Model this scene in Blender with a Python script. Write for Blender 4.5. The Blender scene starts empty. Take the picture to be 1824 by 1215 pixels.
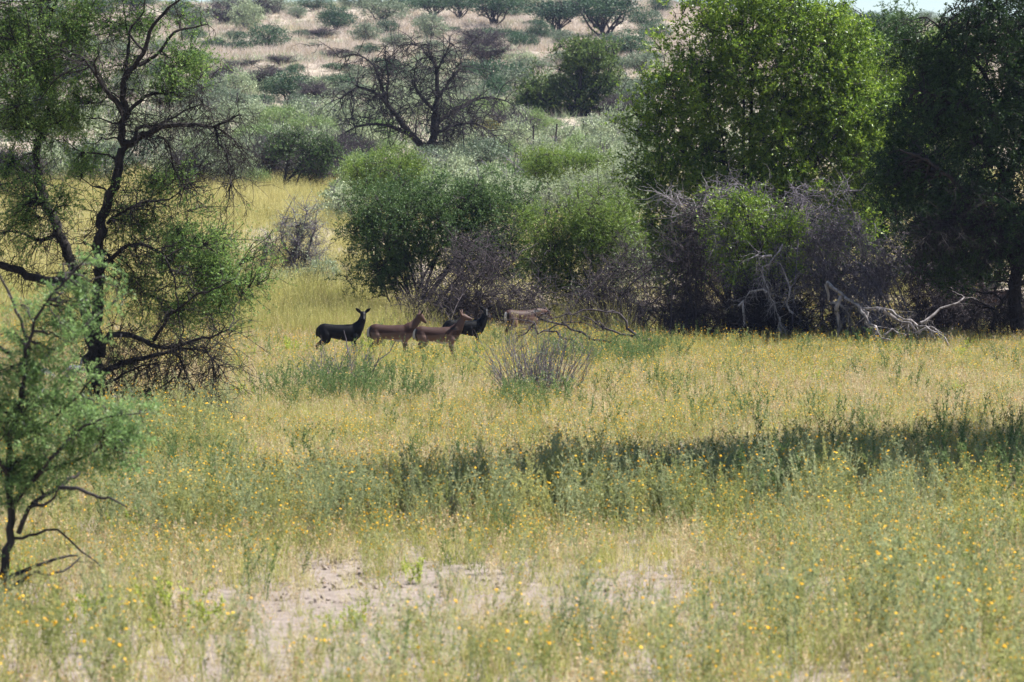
import bpy, math
import numpy as np

rng = np.random.default_rng(11)
scene = bpy.context.scene
COL = scene.collection
R = math.radians

# ------------------------------------------------------------------ camera, sky, sun
FPX, CX, HY, CAMZ = 6080.0, 912.0, 346.0, 4.0        # lens in photo pixels, horizon row, eye height
cam = bpy.data.cameras.new('camera')
cam.sensor_width = 36.0
cam.lens = 120.0
cam.shift_y = -(607.5 - HY) / 1824.0
cam.clip_start = 0.5
cam.clip_end = 6000
cam.dof.use_dof = True
cam.dof.focus_distance = 78.0
cam.dof.aperture_fstop = 3.6
camo = bpy.data.objects.new('camera', cam)
camo.location = (0, 0, CAMZ)
camo.rotation_euler = (R(90), 0, 0)
COL.objects.link(camo)
scene.camera = camo

SUN_EL, SUN_AZ = 58.0, 80.0        # azimuth from +Y (view direction) towards +X (right)
world = bpy.data.worlds.new('World')
scene.world = world
world.use_nodes = True
wn, wl = world.node_tree.nodes, world.node_tree.links
sky = wn.new('ShaderNodeTexSky')
sky.sky_type = 'NISHITA'
sky.sun_disc = False
sky.sun_elevation = R(SUN_EL)
sky.sun_rotation = R(SUN_AZ)
sky.altitude = 1200
sky.air_density = 1.0
sky.dust_density = 0.8
wn['Background'].inputs['Strength'].default_value = 0.06
wl.new(sky.outputs[0], wn['Background'].inputs['Color'])

sun = bpy.data.lights.new('sun', 'SUN')
sun.energy = 5.0
sun.angle = R(0.55)
sun.color = (1.0, 0.985, 0.955)
suno = bpy.data.objects.new('sun', sun)
suno.rotation_euler = (R(90 - SUN_EL), 0, R(180 - SUN_AZ))
suno.location = (30, 20, 60)
COL.objects.link(suno)

scene.view_settings.view_transform = 'Standard'
scene.view_settings.look = 'None'
scene.view_settings.gamma = 1.0
scene.view_settings.exposure = 1.42
scene.view_settings.use_curve_mapping = False
scene.render.engine = 'CYCLES'
scene.cycles.max_bounces = 8
scene.cycles.transparent_max_bounces = 8
scene.cycles.volume_bounces = 0

# ------------------------------------------------------------------ small maths
_k = rng.normal(size=(14, 2)); _ph = rng.uniform(0, 6.28, 14)
def noise2(x, y, s=1.0):
    v = 0
    for i in range(14):
        f = s * (0.5 + 0.22 * i)
        v = v + np.sin(f * (_k[i, 0] * x + _k[i, 1] * y) + _ph[i]) / (1 + 0.12 * i)
    return v / 4.0

_td = np.array([-100, 0, 82, 90, 100, 120, 150, 160, 200, 230, 280, 330, 380, 405, 440, 520, 700, 3000.])
_tz = np.array([0, 0, 0, .35, 1.1, 2.35, 4.25, 5.1, 8.3, 11.2, 15.2, 18.9, 24.4, 26.7, 27.3, 25, 16, -20.])
_fd = np.arange(-100, 3000, 1.0)
_fz = np.interp(_fd, _td, _tz)
for _ in range(3):
    _fz = np.convolve(np.pad(_fz, 4, mode='edge'), np.ones(9) / 9, mode='valid')
def gh(x, y):
    x = np.asarray(x, float); y = np.asarray(y, float)
    z = np.interp(y, _fd, _fz)
    far = np.clip((y - 120) / 120, 0, 1)
    z = z + 0.035 * noise2(x, y, 0.55) * np.clip((y - 10) / 20, 0, 1)
    z = z + far * 0.55 * noise2(x, y, 0.055)
    z = z - far * np.clip((x - 19) / 15, 0, 1) * 2.6 * np.clip((y - 200) / 200, 0, 1)
    return z
def W(px, py, d):
    return np.array([(px - CX) * d / FPX, d, CAMZ - (py - HY) * d / FPX])
def ground_px(px, d):
    x = (px - CX) * d / FPX
    return np.array([x, d, float(gh(x, d))])
_dd = np.arange(26, 440, 0.5)
def depth_of(px, py):
    x = (px - CX) * _dd / FPX
    yy = HY + FPX * (CAMZ - gh(x, _dd)) / _dd
    i = np.argmax(yy <= py)
    return float(_dd[i]) if yy[i] <= py else 402.0
def nrm(v):
    return v / np.maximum(np.linalg.norm(v, axis=-1, keepdims=True), 1e-9)

# ------------------------------------------------------------------ mesh helpers
def empty(name, loc):
    o = bpy.data.objects.new(name, None)
    o.location = loc
    o.empty_display_size = 0.2
    COL.objects.link(o)
    return o
def tag(o, label=None, cat=None, group=None, kind=None):
    for k, v in (('label', label), ('category', cat), ('group', group), ('kind', kind)):
        if v: o[k] = v
    return o

class MB:
    def __init__(s): s.V = []; s.Q = []; s.T = []; s.QM = []; s.TM = []; s.n = 0
    def add(s, v, quads=None, tris=None, m=0):
        v = np.asarray(v, float).reshape(-1, 3)
        if quads is not None and len(quads):
            q = np.asarray(quads, int) + s.n; s.Q.append(q); s.QM.append(np.full(len(q), m))
        if tris is not None and len(tris):
            t = np.asarray(tris, int) + s.n; s.T.append(t); s.TM.append(np.full(len(t), m))
        s.V.append(v); s.n += len(v)
    def mesh(s, name, mats, origin=(0, 0, 0), smooth=False):
        me = bpy.data.meshes.new(name)
        if not isinstance(mats, (list, tuple)): mats = [mats]
        for m in mats: me.materials.append(m)
        if s.n == 0: return me
        V = np.concatenate(s.V) - np.asarray(origin, float)
        Q = np.concatenate(s.Q) if s.Q else np.zeros((0, 4), int)
        T = np.concatenate(s.T) if s.T else np.zeros((0, 3), int)
        me.vertices.add(len(V)); me.vertices.foreach_set('co', V.astype(np.float32).ravel())
        nl = Q.size + T.size
        me.loops.add(nl)
        me.loops.foreach_set('vertex_index', np.concatenate([Q.ravel(), T.ravel()]).astype(np.int32))
        npoly = len(Q) + len(T)
        me.polygons.add(npoly)
        st = np.concatenate([np.arange(len(Q)) * 4, Q.size + np.arange(len(T)) * 3]).astype(np.int32)
        me.polygons.foreach_set('loop_start', st)
        mi = np.concatenate((s.QM or [np.zeros(0, int)]) + (s.TM or [])).astype(np.int32)
        me.polygons.foreach_set('material_index', mi)
        if smooth: me.polygons.foreach_set('use_smooth', np.ones(npoly, bool))
        me.update(calc_edges=True)
        return me
    def build(s, name, mats, parent=None, origin=(0, 0, 0), smooth=False):
        o = bpy.data.objects.new(name, s.mesh(name, mats, origin, smooth))
        if parent is not None: o.parent = parent
        else: o.location = origin
        COL.objects.link(o)
        return o

def tubes(mb, P, Rr, k=4, m=0):
    """P (T,n,3) polylines, Rr (T,n) radii"""
    P = np.asarray(P, float); Rr = np.asarray(Rr, float)
    if len(P) == 0: return
    T, n, _ = P.shape
    t = np.empty_like(P)
    t[:, 1:-1] = P[:, 2:] - P[:, :-2]
    t[:, 0] = P[:, 1] - P[:, 0]; t[:, -1] = P[:, -1] - P[:, -2]
    t = nrm(t)
    mean = nrm(P[:, -1] - P[:, 0])
    ref = np.where(np.abs(mean[:, 2:3]) > 0.8, np.array([[1., .13, 0]]), np.array([[.1, .05, 1.]]))[:, None, :]
    u = nrm(np.cross(t, ref)); v = np.cross(t, u)
    a = np.arange(k) * 2 * math.pi / k
    ring = P[:, :, None, :] + Rr[:, :, None, None] * (np.cos(a)[None, None, :, None] * u[:, :, None, :] + np.sin(a)[None, None, :, None] * v[:, :, None, :])
    idx = np.arange(T * n * k).reshape(T, n, k)
    q = np.stack([idx[:, :-1, :], np.roll(idx[:, :-1, :], -1, 2), np.roll(idx[:, 1:, :], -1, 2), idx[:, 1:, :]], -1).reshape(-1, 4)
    mb.add(ring.reshape(-1, 3), quads=q, m=m)

def resample(pts, rad, step):
    pts = np.asarray(pts, float); rad = np.asarray(rad, float)
    # Catmull-Rom smoothing of the hand-laid joints
    P = np.vstack([2 * pts[0] - pts[1], pts, 2 * pts[-1] - pts[-2]])
    out, ro = [], []
    for i in range(1, len(P) - 2):
        L = np.linalg.norm(P[i + 1] - P[i]); m = max(2, int(L / step))
        t = np.linspace(0, 1, m, endpoint=False)[:, None]
        a, b, c, d = P[i - 1], P[i], P[i + 1], P[i + 2]
        out.append(.5 * ((2 * b) + (c - a) * t + (2 * a - 5 * b + 4 * c - d) * t ** 2 + (3 * b - a - 3 * c + d) * t ** 3))
        ro.append(rad[i - 1] + (rad[i] - rad[i - 1]) * t[:, 0])
    out.append(P[-2][None]); ro.append(np.array([rad[-1]]))
    return np.vstack(out), np.concatenate(ro)

def arcs(A, C, n=5, arch=0.12, wig=0.06):
    """curved polylines from A to C"""
    A = np.asarray(A); C = np.asarray(C)
    t = np.linspace(0, 1, n)[None, :, None]
    L = np.linalg.norm(C - A, axis=1)[:, None, None]
    P = A[:, None] * (1 - t) + C[:, None] * t
    P = P + (t * (1 - t) * 4) * L * arch * np.array([0, 0, 1.])
    w = rng.normal(size=(len(A), n, 3)) * wig * L
    w[:, 0] = 0; w[:, -1] *= .3
    return P + w

def grow(S, D, L, n=4, wig=.25, grav=-0.1):
    """polylines growing from S along D, bending; grav per unit step"""
    N = len(S)
    P = np.empty((N, n, 3)); P[:, 0] = S
    d = nrm(np.asarray(D, float))
    L = np.asarray(L, float).reshape(-1, 1)
    for i in range(1, n):
        d = nrm(d + rng.normal(size=(N, 3)) * wig + np.array([0, 0, grav]))
        P[:, i] = P[:, i - 1] + d * L / (n - 1)
    return P

def sample_on(P, Rr, M, t0=.2, t1=1.0):
    """M random samples on every polyline -> pos, tangent, radius"""
    N, n, _ = P.shape
    t = rng.uniform(t0, t1, (N, M)) * (n - 1)
    i = np.minimum(t.astype(int), n - 2); f = (t - i)[..., None]
    r = np.arange(N)[:, None]
    p = P[r, i] * (1 - f) + P[r, i + 1] * f
    tg = nrm(P[r, i + 1] - P[r, i])
    rr = Rr[r, i] * (1 - f[..., 0]) + Rr[r, i + 1] * f[..., 0]
    return p.reshape(-1, 3), tg.reshape(-1, 3), rr.ravel()

def rleaf(mb, C, D, L, Wd, m=0, tri=False):
    """leaf blades: rhombi (or triangles) at C along D"""
    N = len(C)
    D = nrm(D); s = nrm(np.cross(D, rng.normal(size=(N, 3))))
    L = np.broadcast_to(np.asarray(L, float), (N,))[:, None]; Wd = np.broadcast_to(np.asarray(Wd, float), (N,))[:, None]
    if tri:
        V = np.stack([C - s * Wd * .5, C + s * Wd * .5, C + D * L], 1)
        mb.add(V.reshape(-1, 3), tris=np.arange(N * 3).reshape(N, 3), m=m)
    else:
        V = np.stack([C, C + D * L * .45 + s * Wd * .5, C + D * L, C + D * L * .45 - s * Wd * .5], 1)
        mb.add(V.reshape(-1, 3), quads=np.arange(N * 4).reshape(N, 4), m=m)

def nearest(S, C):
    out = np.empty(len(C), int)
    for i in range(0, len(C), 400):
        c = C[i:i + 400]
        d2 = ((c[:, None] - S[None]) ** 2).sum(-1)
        out[i:i + 400] = d2.argmin(1)
    return out

# ------------------------------------------------------------------ materials
def mat(name):
    m = bpy.data.materials.new(name); m.use_nodes = True
    return m, m.node_tree.nodes, m.node_tree.links
def leafmat(name, cols, trans=.35, rough=.55, objvar=.0, spec=.35, drift=1.3):
    m, n, l = mat(name)
    b = n['Principled BSDF']
    geo = n.new('ShaderNodeNewGeometry'); ramp = n.new('ShaderNodeValToRGB')
    e = ramp.color_ramp.elements
    while len(e) < len(cols): e.new(.5)
    for i, c in enumerate(cols):
        e[i].position = i / (len(cols) - 1); e[i].color = (*c, 1)
    oi = n.new('ShaderNodeObjectInfo')
    mx = n.new('ShaderNodeMath'); mx.operation = 'ADD'
    sc = n.new('ShaderNodeMath'); sc.operation = 'MULTIPLY_ADD'
    sc.inputs[1].default_value = objvar; sc.inputs[2].default_value = -objvar / 2
    l.new(oi.outputs['Random'], sc.inputs[0])
    tcn = n.new('ShaderNodeTexCoord'); nz = n.new('ShaderNodeTexNoise'); nz.inputs['Scale'].default_value = 1.1; nz.inputs['Detail'].default_value = 3
    l.new(tcn.outputs['Object'], nz.inputs['Vector'])
    dr = n.new('ShaderNodeMath'); dr.operation = 'MULTIPLY_ADD'; dr.inputs[1].default_value = drift; dr.inputs[2].default_value = -drift / 2
    l.new(nz.outputs[0], dr.inputs[0])
    ad = n.new('ShaderNodeMath'); ad.operation = 'ADD'; l.new(sc.outputs[0], ad.inputs[0]); l.new(dr.outputs[0], ad.inputs[1])
    l.new(geo.outputs['Random Per Island'], mx.inputs[0]); l.new(ad.outputs[0], mx.inputs[1])
    mx.use_clamp = True
    l.new(mx.outputs[0], ramp.inputs[0])
    l.new(ramp.outputs[0], b.inputs['Base Color'])
    b.inputs['Roughness'].default_value = rough
    b.inputs['Specular IOR Level'].default_value = spec
    tr = n.new('ShaderNodeBsdfTranslucent'); mix = n.new('ShaderNodeMixShader')
    l.new(ramp.outputs[0], tr.inputs['Color'])
    mix.inputs[0].default_value = trans
    l.new(b.outputs[0], mix.inputs[1]); l.new(tr.outputs[0], mix.inputs[2])
    l.new(mix.outputs[0], n['Material Output'].inputs['Surface'])
    return m
def barkmat(name, c1, c2, scale=14., rough=.9):
    m, n, l = mat(name)
    b = n['Principled BSDF']
    tc = n.new('ShaderNodeTexCoord'); nz = n.new('ShaderNodeTexNoise')
    nz.inputs['Scale'].default_value = scale; nz.inputs['Detail'].default_value = 6
    mp = n.new('ShaderNodeMapping'); mp.inputs['Scale'].default_value = (1, 1, .3)
    l.new(tc.outputs['Object'], mp.inputs[0]); l.new(mp.outputs[0], nz.inputs['Vector'])
    r = n.new('ShaderNodeValToRGB')
    r.color_ramp.elements[0].position = .35; r.color_ramp.elements[1].position = .68
    r.color_ramp.elements[0].color = (*c1, 1); r.color_ramp.elements[1].color = (*c2, 1)
    l.new(nz.outputs[0], r.inputs[0]); l.new(r.outputs[0], b.inputs['Base Color'])
    bm = n.new('ShaderNodeBump'); bm.inputs['Strength'].default_value = .6; bm.inputs['Distance'].default_value = .02
    l.new(nz.outputs[0], bm.inputs['Height']); l.new(bm.outputs[0], b.inputs['Normal'])
    b.inputs['Roughness'].default_value = rough
    b.inputs['Specular IOR Level'].default_value = .2
    return m

M = {}
M['bark_black'] = barkmat('bark_black', (.012, .010, .009), (.04, .033, .03))
M['bark_dark'] = barkmat('bark_dark', (.022, .018, .017), (.06, .05, .048))
M['twig_purple'] = barkmat('twig_purple', (0.033, 0.027, 0.030), (0.090, 0.072, 0.076))
M['twig_dark'] = barkmat('twig_dark', (0.013, 0.010, 0.011), (0.035, 0.029, 0.030))
M['twig_grey'] = barkmat('twig_grey', (0.070, 0.060, 0.072), (0.197, 0.172, 0.193))
M['wood_white'] = barkmat('wood_white', (.13, .115, .115), (.40, .36, .36), 22)
M['wood_grey'] = barkmat('wood_grey', (.10, .085, .08), (.36, .32, .31), 9)
M['thorn_green'] = leafmat('thorn_green', [(0.053, 0.113, 0.028), (0.137, 0.243, 0.052), (0.263, 0.361, 0.085)], .48)
M['sap_green'] = leafmat('sap_green', [(0.098, 0.180, 0.058), (0.196, 0.318, 0.101), (0.333, 0.456, 0.156)], .5, .5)
M['bright_green'] = leafmat('bright_green', [(0.055, 0.106, 0.010), (0.150, 0.248, 0.023), (0.319, 0.413, 0.045)], .45, .42, spec=.5)
M['olive_green'] = leafmat('olive_green', [(0.029, 0.065, 0.017), (0.066, 0.123, 0.029), (0.123, 0.187, 0.052)], .35)
M['lime_green'] = leafmat('lime_green', [(0.067, 0.117, 0.017), (0.135, 0.215, 0.032), (0.230, 0.299, 0.053)], .4)
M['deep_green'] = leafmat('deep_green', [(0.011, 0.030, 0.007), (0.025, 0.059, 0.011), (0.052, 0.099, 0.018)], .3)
M['pale_green'] = leafmat('pale_green', [(0.101, 0.164, 0.052), (0.172, 0.253, 0.086), (0.273, 0.342, 0.127)], .35, objvar=.5)
M['silver'] = leafmat('silver', [(0.166, 0.210, 0.115), (0.288, 0.339, 0.197), (0.439, 0.484, 0.284)], .25, .6, objvar=.5)
M['hill_green'] = leafmat('hill_green', [(0.022, 0.055, 0.025), (0.044, 0.094, 0.041), (0.083, 0.143, 0.063)], .25, objvar=.5)
M['hill_grey'] = leafmat('hill_grey', [(0.086, 0.121, 0.070), (0.151, 0.194, 0.117), (0.230, 0.271, 0.164)], .25, objvar=.5)
M['hill_bright'] = leafmat('hill_bright', [(.045, .085, .018), (.10, .16, .032), (.18, .235, .05)], .4)
M['yellow_leaf'] = leafmat('yellow_leaf', [(.18, .17, .04), (.28, .24, .06), (.34, .30, .09)], .35)

# ------------------------------------------------------------------ the ground sheet
def ground():
    ys = np.concatenate([np.arange(-80, 24, 6.), np.arange(24, 45, .22), np.arange(45, 100, .5), np.arange(100, 240, 2.), np.arange(240, 460, 4.), np.arange(460, 761, 25.)])
    xs = np.concatenate([-np.arange(520, 119, -50.), -np.arange(110, 24, -4.), np.arange(-22, -6, .8), np.arange(-6, 7, .26), np.arange(7.5, 24, .8), np.arange(26, 110, 4.), np.arange(120, 521, 50.)])
    X, Y = np.meshgrid(xs, ys)
    Z = gh(X, Y)
    near = np.exp(-((X + 1.2) / 3.2) ** 2 - ((Y - 34.8) / 2.6) ** 2)
    Z = Z + near * (.035 * noise2(X, Y, 4.5) + .03 * noise2(X + 9, Y, 9.0))
    mb = MB(); ny, nx = X.shape
    idx = np.arange(nx * ny).reshape(ny, nx)
    q = np.stack([idx[:-1, :-1], idx[:-1, 1:], idx[1:, 1:], idx[1:, :-1]], -1).reshape(-1, 4)
    mb.add(np.stack([X, Y, Z], -1).reshape(-1, 3), quads=q)
    m, n, l = mat('soil')
    b = n['Principled BSDF']; b.inputs['Roughness'].default_value = .95; b.inputs['Specular IOR Level'].default_value = .15
    tc = n.new('ShaderNodeTexCoord')
    n1 = n.new('ShaderNodeTexNoise'); n1.inputs['Scale'].default_value = .35; n1.inputs['Detail'].default_value = 8; n1.inputs['Roughness'].default_value = .65
    n2 = n.new('ShaderNodeTexNoise'); n2.inputs['Scale'].default_value = 7; n2.inputs['Detail'].default_value = 9; n2.inputs['Roughness'].default_value = .7
    l.new(tc.outputs['Object'], n1.inputs['Vector']); l.new(tc.outputs['Object'], n2.inputs['Vector'])
    r1 = n.new('ShaderNodeValToRGB')
    for p, c in zip((0, 1), ((.145, .115, .094), (.29, .24, .205))):
        r1.color_ramp.elements[p].color = (*c, 1)
    r1.color_ramp.elements[0].position = .3; r1.color_ramp.elements[1].position = .7
    l.new(n2.outputs[0], r1.inputs[0])
    r2 = n.new('ShaderNodeValToRGB')
    r2.color_ramp.elements[0].color = (.25, .21, .15, 1); r2.color_ramp.elements[1].color = (.38, .32, .26, 1)
    r2.color_ramp.elements[0].position = .38; r2.color_ramp.elements[1].position = .62
    l.new(n1.outputs[0], r2.inputs[0])
    sx = n.new('ShaderNodeSeparateXYZ'); l.new(tc.outputs['Object'], sx.inputs[0])
    mr = n.new('ShaderNodeMapRange'); mr.inputs[1].default_value = 60; mr.inputs[2].default_value = 160
    l.new(sx.outputs['Y'], mr.inputs[0])
    mx = n.new('ShaderNodeMix'); mx.data_type = 'RGBA'
    l.new(mr.outputs[0], mx.inputs['Factor']); l.new(r1.outputs[0], mx.inputs['A']); l.new(r2.outputs[0], mx.inputs['B'])
    l.new(mx.outputs['Result'], b.inputs['Base Color'])
    bm = n.new('ShaderNodeBump'); bm.inputs['Strength'].default_value = .9; bm.inputs['Distance'].default_value = .04
    l.new(n2.outputs[0], bm.inputs['Height']); l.new(bm.outputs[0], b.inputs['Normal'])
    o = mb.build('ground', m, smooth=True)
    tag(o, 'sandy savanna ground rising to a low grassy hill', 'ground', kind='structure')
ground()

# ------------------------------------------------------------------ plant builder
def lobe_points(base, lobes, d, N, shell=.5, bump=.2, depth=.85):
    """lobes in photo px: (cx, cy, rx, ry, weight, depth offset)"""
    wts = np.array([l[2] * l[3] * (l[4] if len(l) > 4 else 1.) for l in lobes]); wts = wts / wts.sum()
    out = []; ids = rng.choice(len(lobes), N, p=wts)
    for i, lb in enumerate(lobes):
        k = int((ids == i).sum())
        if not k: continue
        dd = d + (lb[5] if len(lb) > 5 else 0.)
        c = W(lb[0], lb[1], dd); rx, rz = lb[2] * dd / FPX, lb[3] * dd / FPX
        ry = min(rx, 2.6) * depth if len(lb) < 7 else lb[6]
        u = nrm(rng.normal(size=(k, 3)))
        r = shell + (1 - shell) * rng.uniform(0, 1, k) ** .6
        fill = rng.uniform(0, 1, k) < .25
        r = np.where(fill, r * rng.uniform(.3, 1, k), r)
        ph = rng.uniform(0, 6.28, 6); kk = rng.normal(size=(6, 3)) * 3.2
        nb = sum(np.sin(u @ kk[j] + ph[j]) for j in range(6)) / 3
        r = r * (1 + bump * 1.25 * nb)
        r = np.where(rng.uniform(size=k) < .11, r * rng.uniform(1.08, 1.38, k), r)
        out.append(c + u * r[:, None] * np.array([rx, ry, rz]))
    P = rng.permutation(np.vstack(out))
    g = gh(P[:, 0], P[:, 1]) + .08
    P[:, 2] = np.maximum(P[:, 2], g + rng.uniform(0, .3, len(P)))
    return P

def auto_limbs(base, lobes, d, per=3, r0=.06, spread=.25):
    out = []
    for lb in lobes:
        for _ in range(per):
            dd = d + (lb[5] if len(lb) > 5 else 0.)
            c = W(lb[0] + rng.uniform(-.45, .45) * lb[2], lb[1] + rng.uniform(-.5, .4) * lb[3], dd + rng.uniform(-.4, .4) * lb[2] * dd / FPX)
            s = base + np.array([rng.normal() * spread, rng.normal() * spread, -.05])
            c[2] = max(c[2], s[2] + .3)
            mid1 = s + (c - s) * .3 + np.array([0, 0, np.linalg.norm(c - s) * .12]) + rng.normal(size=3) * .08
            mid2 = s + (c - s) * .68 + np.array([0, 0, np.linalg.norm(c - s) * .09]) + rng.normal(size=3) * .12
            f = rng.uniform(.6, 1.15)
            out.append(resample([s, mid1, mid2, c], np.array([r0, r0 * .7, r0 * .42, r0 * .15]) * f, .22))
    return out

def plant(name, label, cat, base, limbs, C, leaf_m, bark_m, leaves=40, leaf=(.05, .022), spray=.28, nspray=4,
          up=.2, arch=.1, dead=None, bare=0, twig_m=None, tri=True, group=None, limb_k=6, twr=.006, leaf_parts=None, sec=.09, spr_r=None, parent=None, sec_r=.03):
    """limbs: [(pts,rad)], C: clump centres in the world; dead: dict for bare twigs"""
    base = np.asarray(base, float)
    root = empty(name, base) if parent is None else parent
    if parent is None: tag(root, label, cat, group)
    wood = MB(); tw = MB(); lf = MB()
    S, SR, ST = [], [], []
    for p, r in limbs:
        tubes(wood, p[None], r[None], limb_k)
        a = max(0, int(len(p) * .12))
        S.append(p[a:]); SR.append(r[a:]); ST.append(nrm(np.gradient(p, axis=0))[a:])
    S = np.vstack(S); SR = np.concatenate(SR); ST = np.vstack(ST)
    tips = None
    if C is not None and len(C):
        ns = max(4, int(len(C) * sec))
        c1, c2 = C[:ns], C[ns:]
        i = nearest(S, c1); A = arcs(S[i], c1, 7, arch, .05)
        rr = np.minimum(SR[i] * .6, sec_r)[:, None] * np.linspace(1, .25, 7)[None] + .003
        tubes(wood, A, rr, 4)
        S2 = np.vstack([S, A[:, 1:].reshape(-1, 3)]); 
        i = nearest(S2, c2); B = arcs(S2[i], c2, 4, arch * .7, .06)
        L = np.linalg.norm(B[:, -1] - B[:, 0], axis=1)
        tubes(tw, B, (twr * np.linspace(1.4, .6, 4))[None] * np.clip(.6 + L, .7, 1.8)[:, None], 3)
        nb = int(len(B) * bare)
        BL = B[nb:]
        # sprays
        sp, st, _ = sample_on(BL, np.ones(BL.shape[:2]), nspray, .45, 1.0)
        D = st * .7 + rng.normal(size=sp.shape) * .75 + np.array([0, 0, up])
        SPR = grow(sp, D, spray * rng.uniform(.5, 1.3, len(sp)), 3, .2, 0)
        if spr_r: tubes(tw, SPR[:, ::2], np.broadcast_to(np.array([1.2, .4]) * spr_r, (len(SPR), 2)), 3)
        per = int(leaves / nspray)
        lp, lt, _ = sample_on(SPR, np.ones(SPR.shape[:2]), per, .1, 1.02)
        Dl = lt * .55 + rng.normal(size=lp.shape) * .7
        sz = rng.uniform(.6, 1.35, len(lp))
        if per < 1: pass
        elif leaf_parts:      # several leaf colours by place
            w = leaf_parts[0](lp)
            for k in range(len(leaf_parts) - 1):
                s = w == k
                rleaf(lf, lp[s] + rng.normal(size=(s.sum(), 3)) * .012, Dl[s], leaf[0] * sz[s], leaf[1] * sz[s], k, tri)
        else:
            rleaf(lf, lp + rng.normal(size=lp.shape) * .012, Dl, leaf[0] * sz, leaf[1] * sz, 0, tri)
    if dead:
        nd = dead['n']; i = rng.integers(0, len(S), nd)
        if 'where' in dead:
            ok = np.nonzero(dead['where'](S))[0]; i = rng.choice(ok, nd)
        D = rng.normal(size=(nd, 3)) + ST[i] * dead.get('along', .5) + np.array([0, 0, dead.get('up', 0)])
        L = dead['L'] * rng.uniform(.35, 1.2, nd)
        n1 = 5; P1 = grow(S[i], D, L, n1, dead.get('wig', .28), dead.get('grav', -.12))
        r1 = dead.get('r', .009)
        R1 = np.broadcast_to(np.linspace(1.3, .4, n1) * r1, P1.shape[:2])
        tubes(tw, P1, R1, 3)
        s, t, _ = sample_on(P1, R1, dead.get('m', 4), .15, 1)
        P2 = grow(s, t * .6 + rng.normal(size=s.shape) * .8, np.repeat(L, dead.get('m', 4)) * rng.uniform(.2, .6, len(s)), 3, .3, dead.get('grav', -.12))
        R2 = np.broadcast_to(np.linspace(.75, .28, 3) * r1, P2.shape[:2])
        tubes(tw, P2, R2, 3)
        m3 = dead.get('m3', 0)
        if m3:
            s, t, _ = sample_on(P2, R2, m3, .2, 1)
            P3 = grow(s, t * .6 + rng.normal(size=s.shape) * .8, dead['L'] * .22 * rng.uniform(.4, 1.2, len(s)), 2, .3, dead.get('grav', -.12))
            tubes(tw, P3, np.broadcast_to(np.linspace(.5, .25, 2) * r1, P3.shape[:2]), 3)
    wood.build('trunk', bark_m, root, base, smooth=True)
    if tw.n: tw.build('twigs', twig_m or bark_m, root, base, smooth=True)['kind'] = 'stuff'
    if lf.n: lf.build('crown', leaf_m, root, base)['kind'] = 'stuff'
    return root

def pxlimb(d, pts, rpx0, rpx1, dep=None, step=.12, wob=0.02, kink=.42):
    """pts in photo px, radii in px; dep = depth offsets"""
    n = len(pts); s = d / FPX
    if dep is None: dep = np.linspace(0, rng.uniform(-1, 1) * .9, n)
    P = np.array([W(x, y, d) + np.array([0, o, 0]) for (x, y), o in zip(pts, dep)])
    P = P + rng.normal(size=P.shape) * wob
    p, r = resample(P, np.linspace(rpx0, rpx1, n) * s, step)
    k = rng.normal(size=p.shape) * (kink * (r[:, None] * .55 + .011)); k[0] = 0; k[-1] *= .3
    return p + k, r

def snap(L, pr):
    """start a limb on the limb it grows from (same place in depth too)"""
    p, r = pr
    if L:
        S = np.vstack([q[0] for q in L]); d2 = ((S[:, [0, 2]] - p[0, [0, 2]]) ** 2).sum(1); i = d2.argmin()
        if d2[i] < .16: p = p + np.array([0, S[i, 1] - p[0, 1], 0])
    L.append((p, r))
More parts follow.
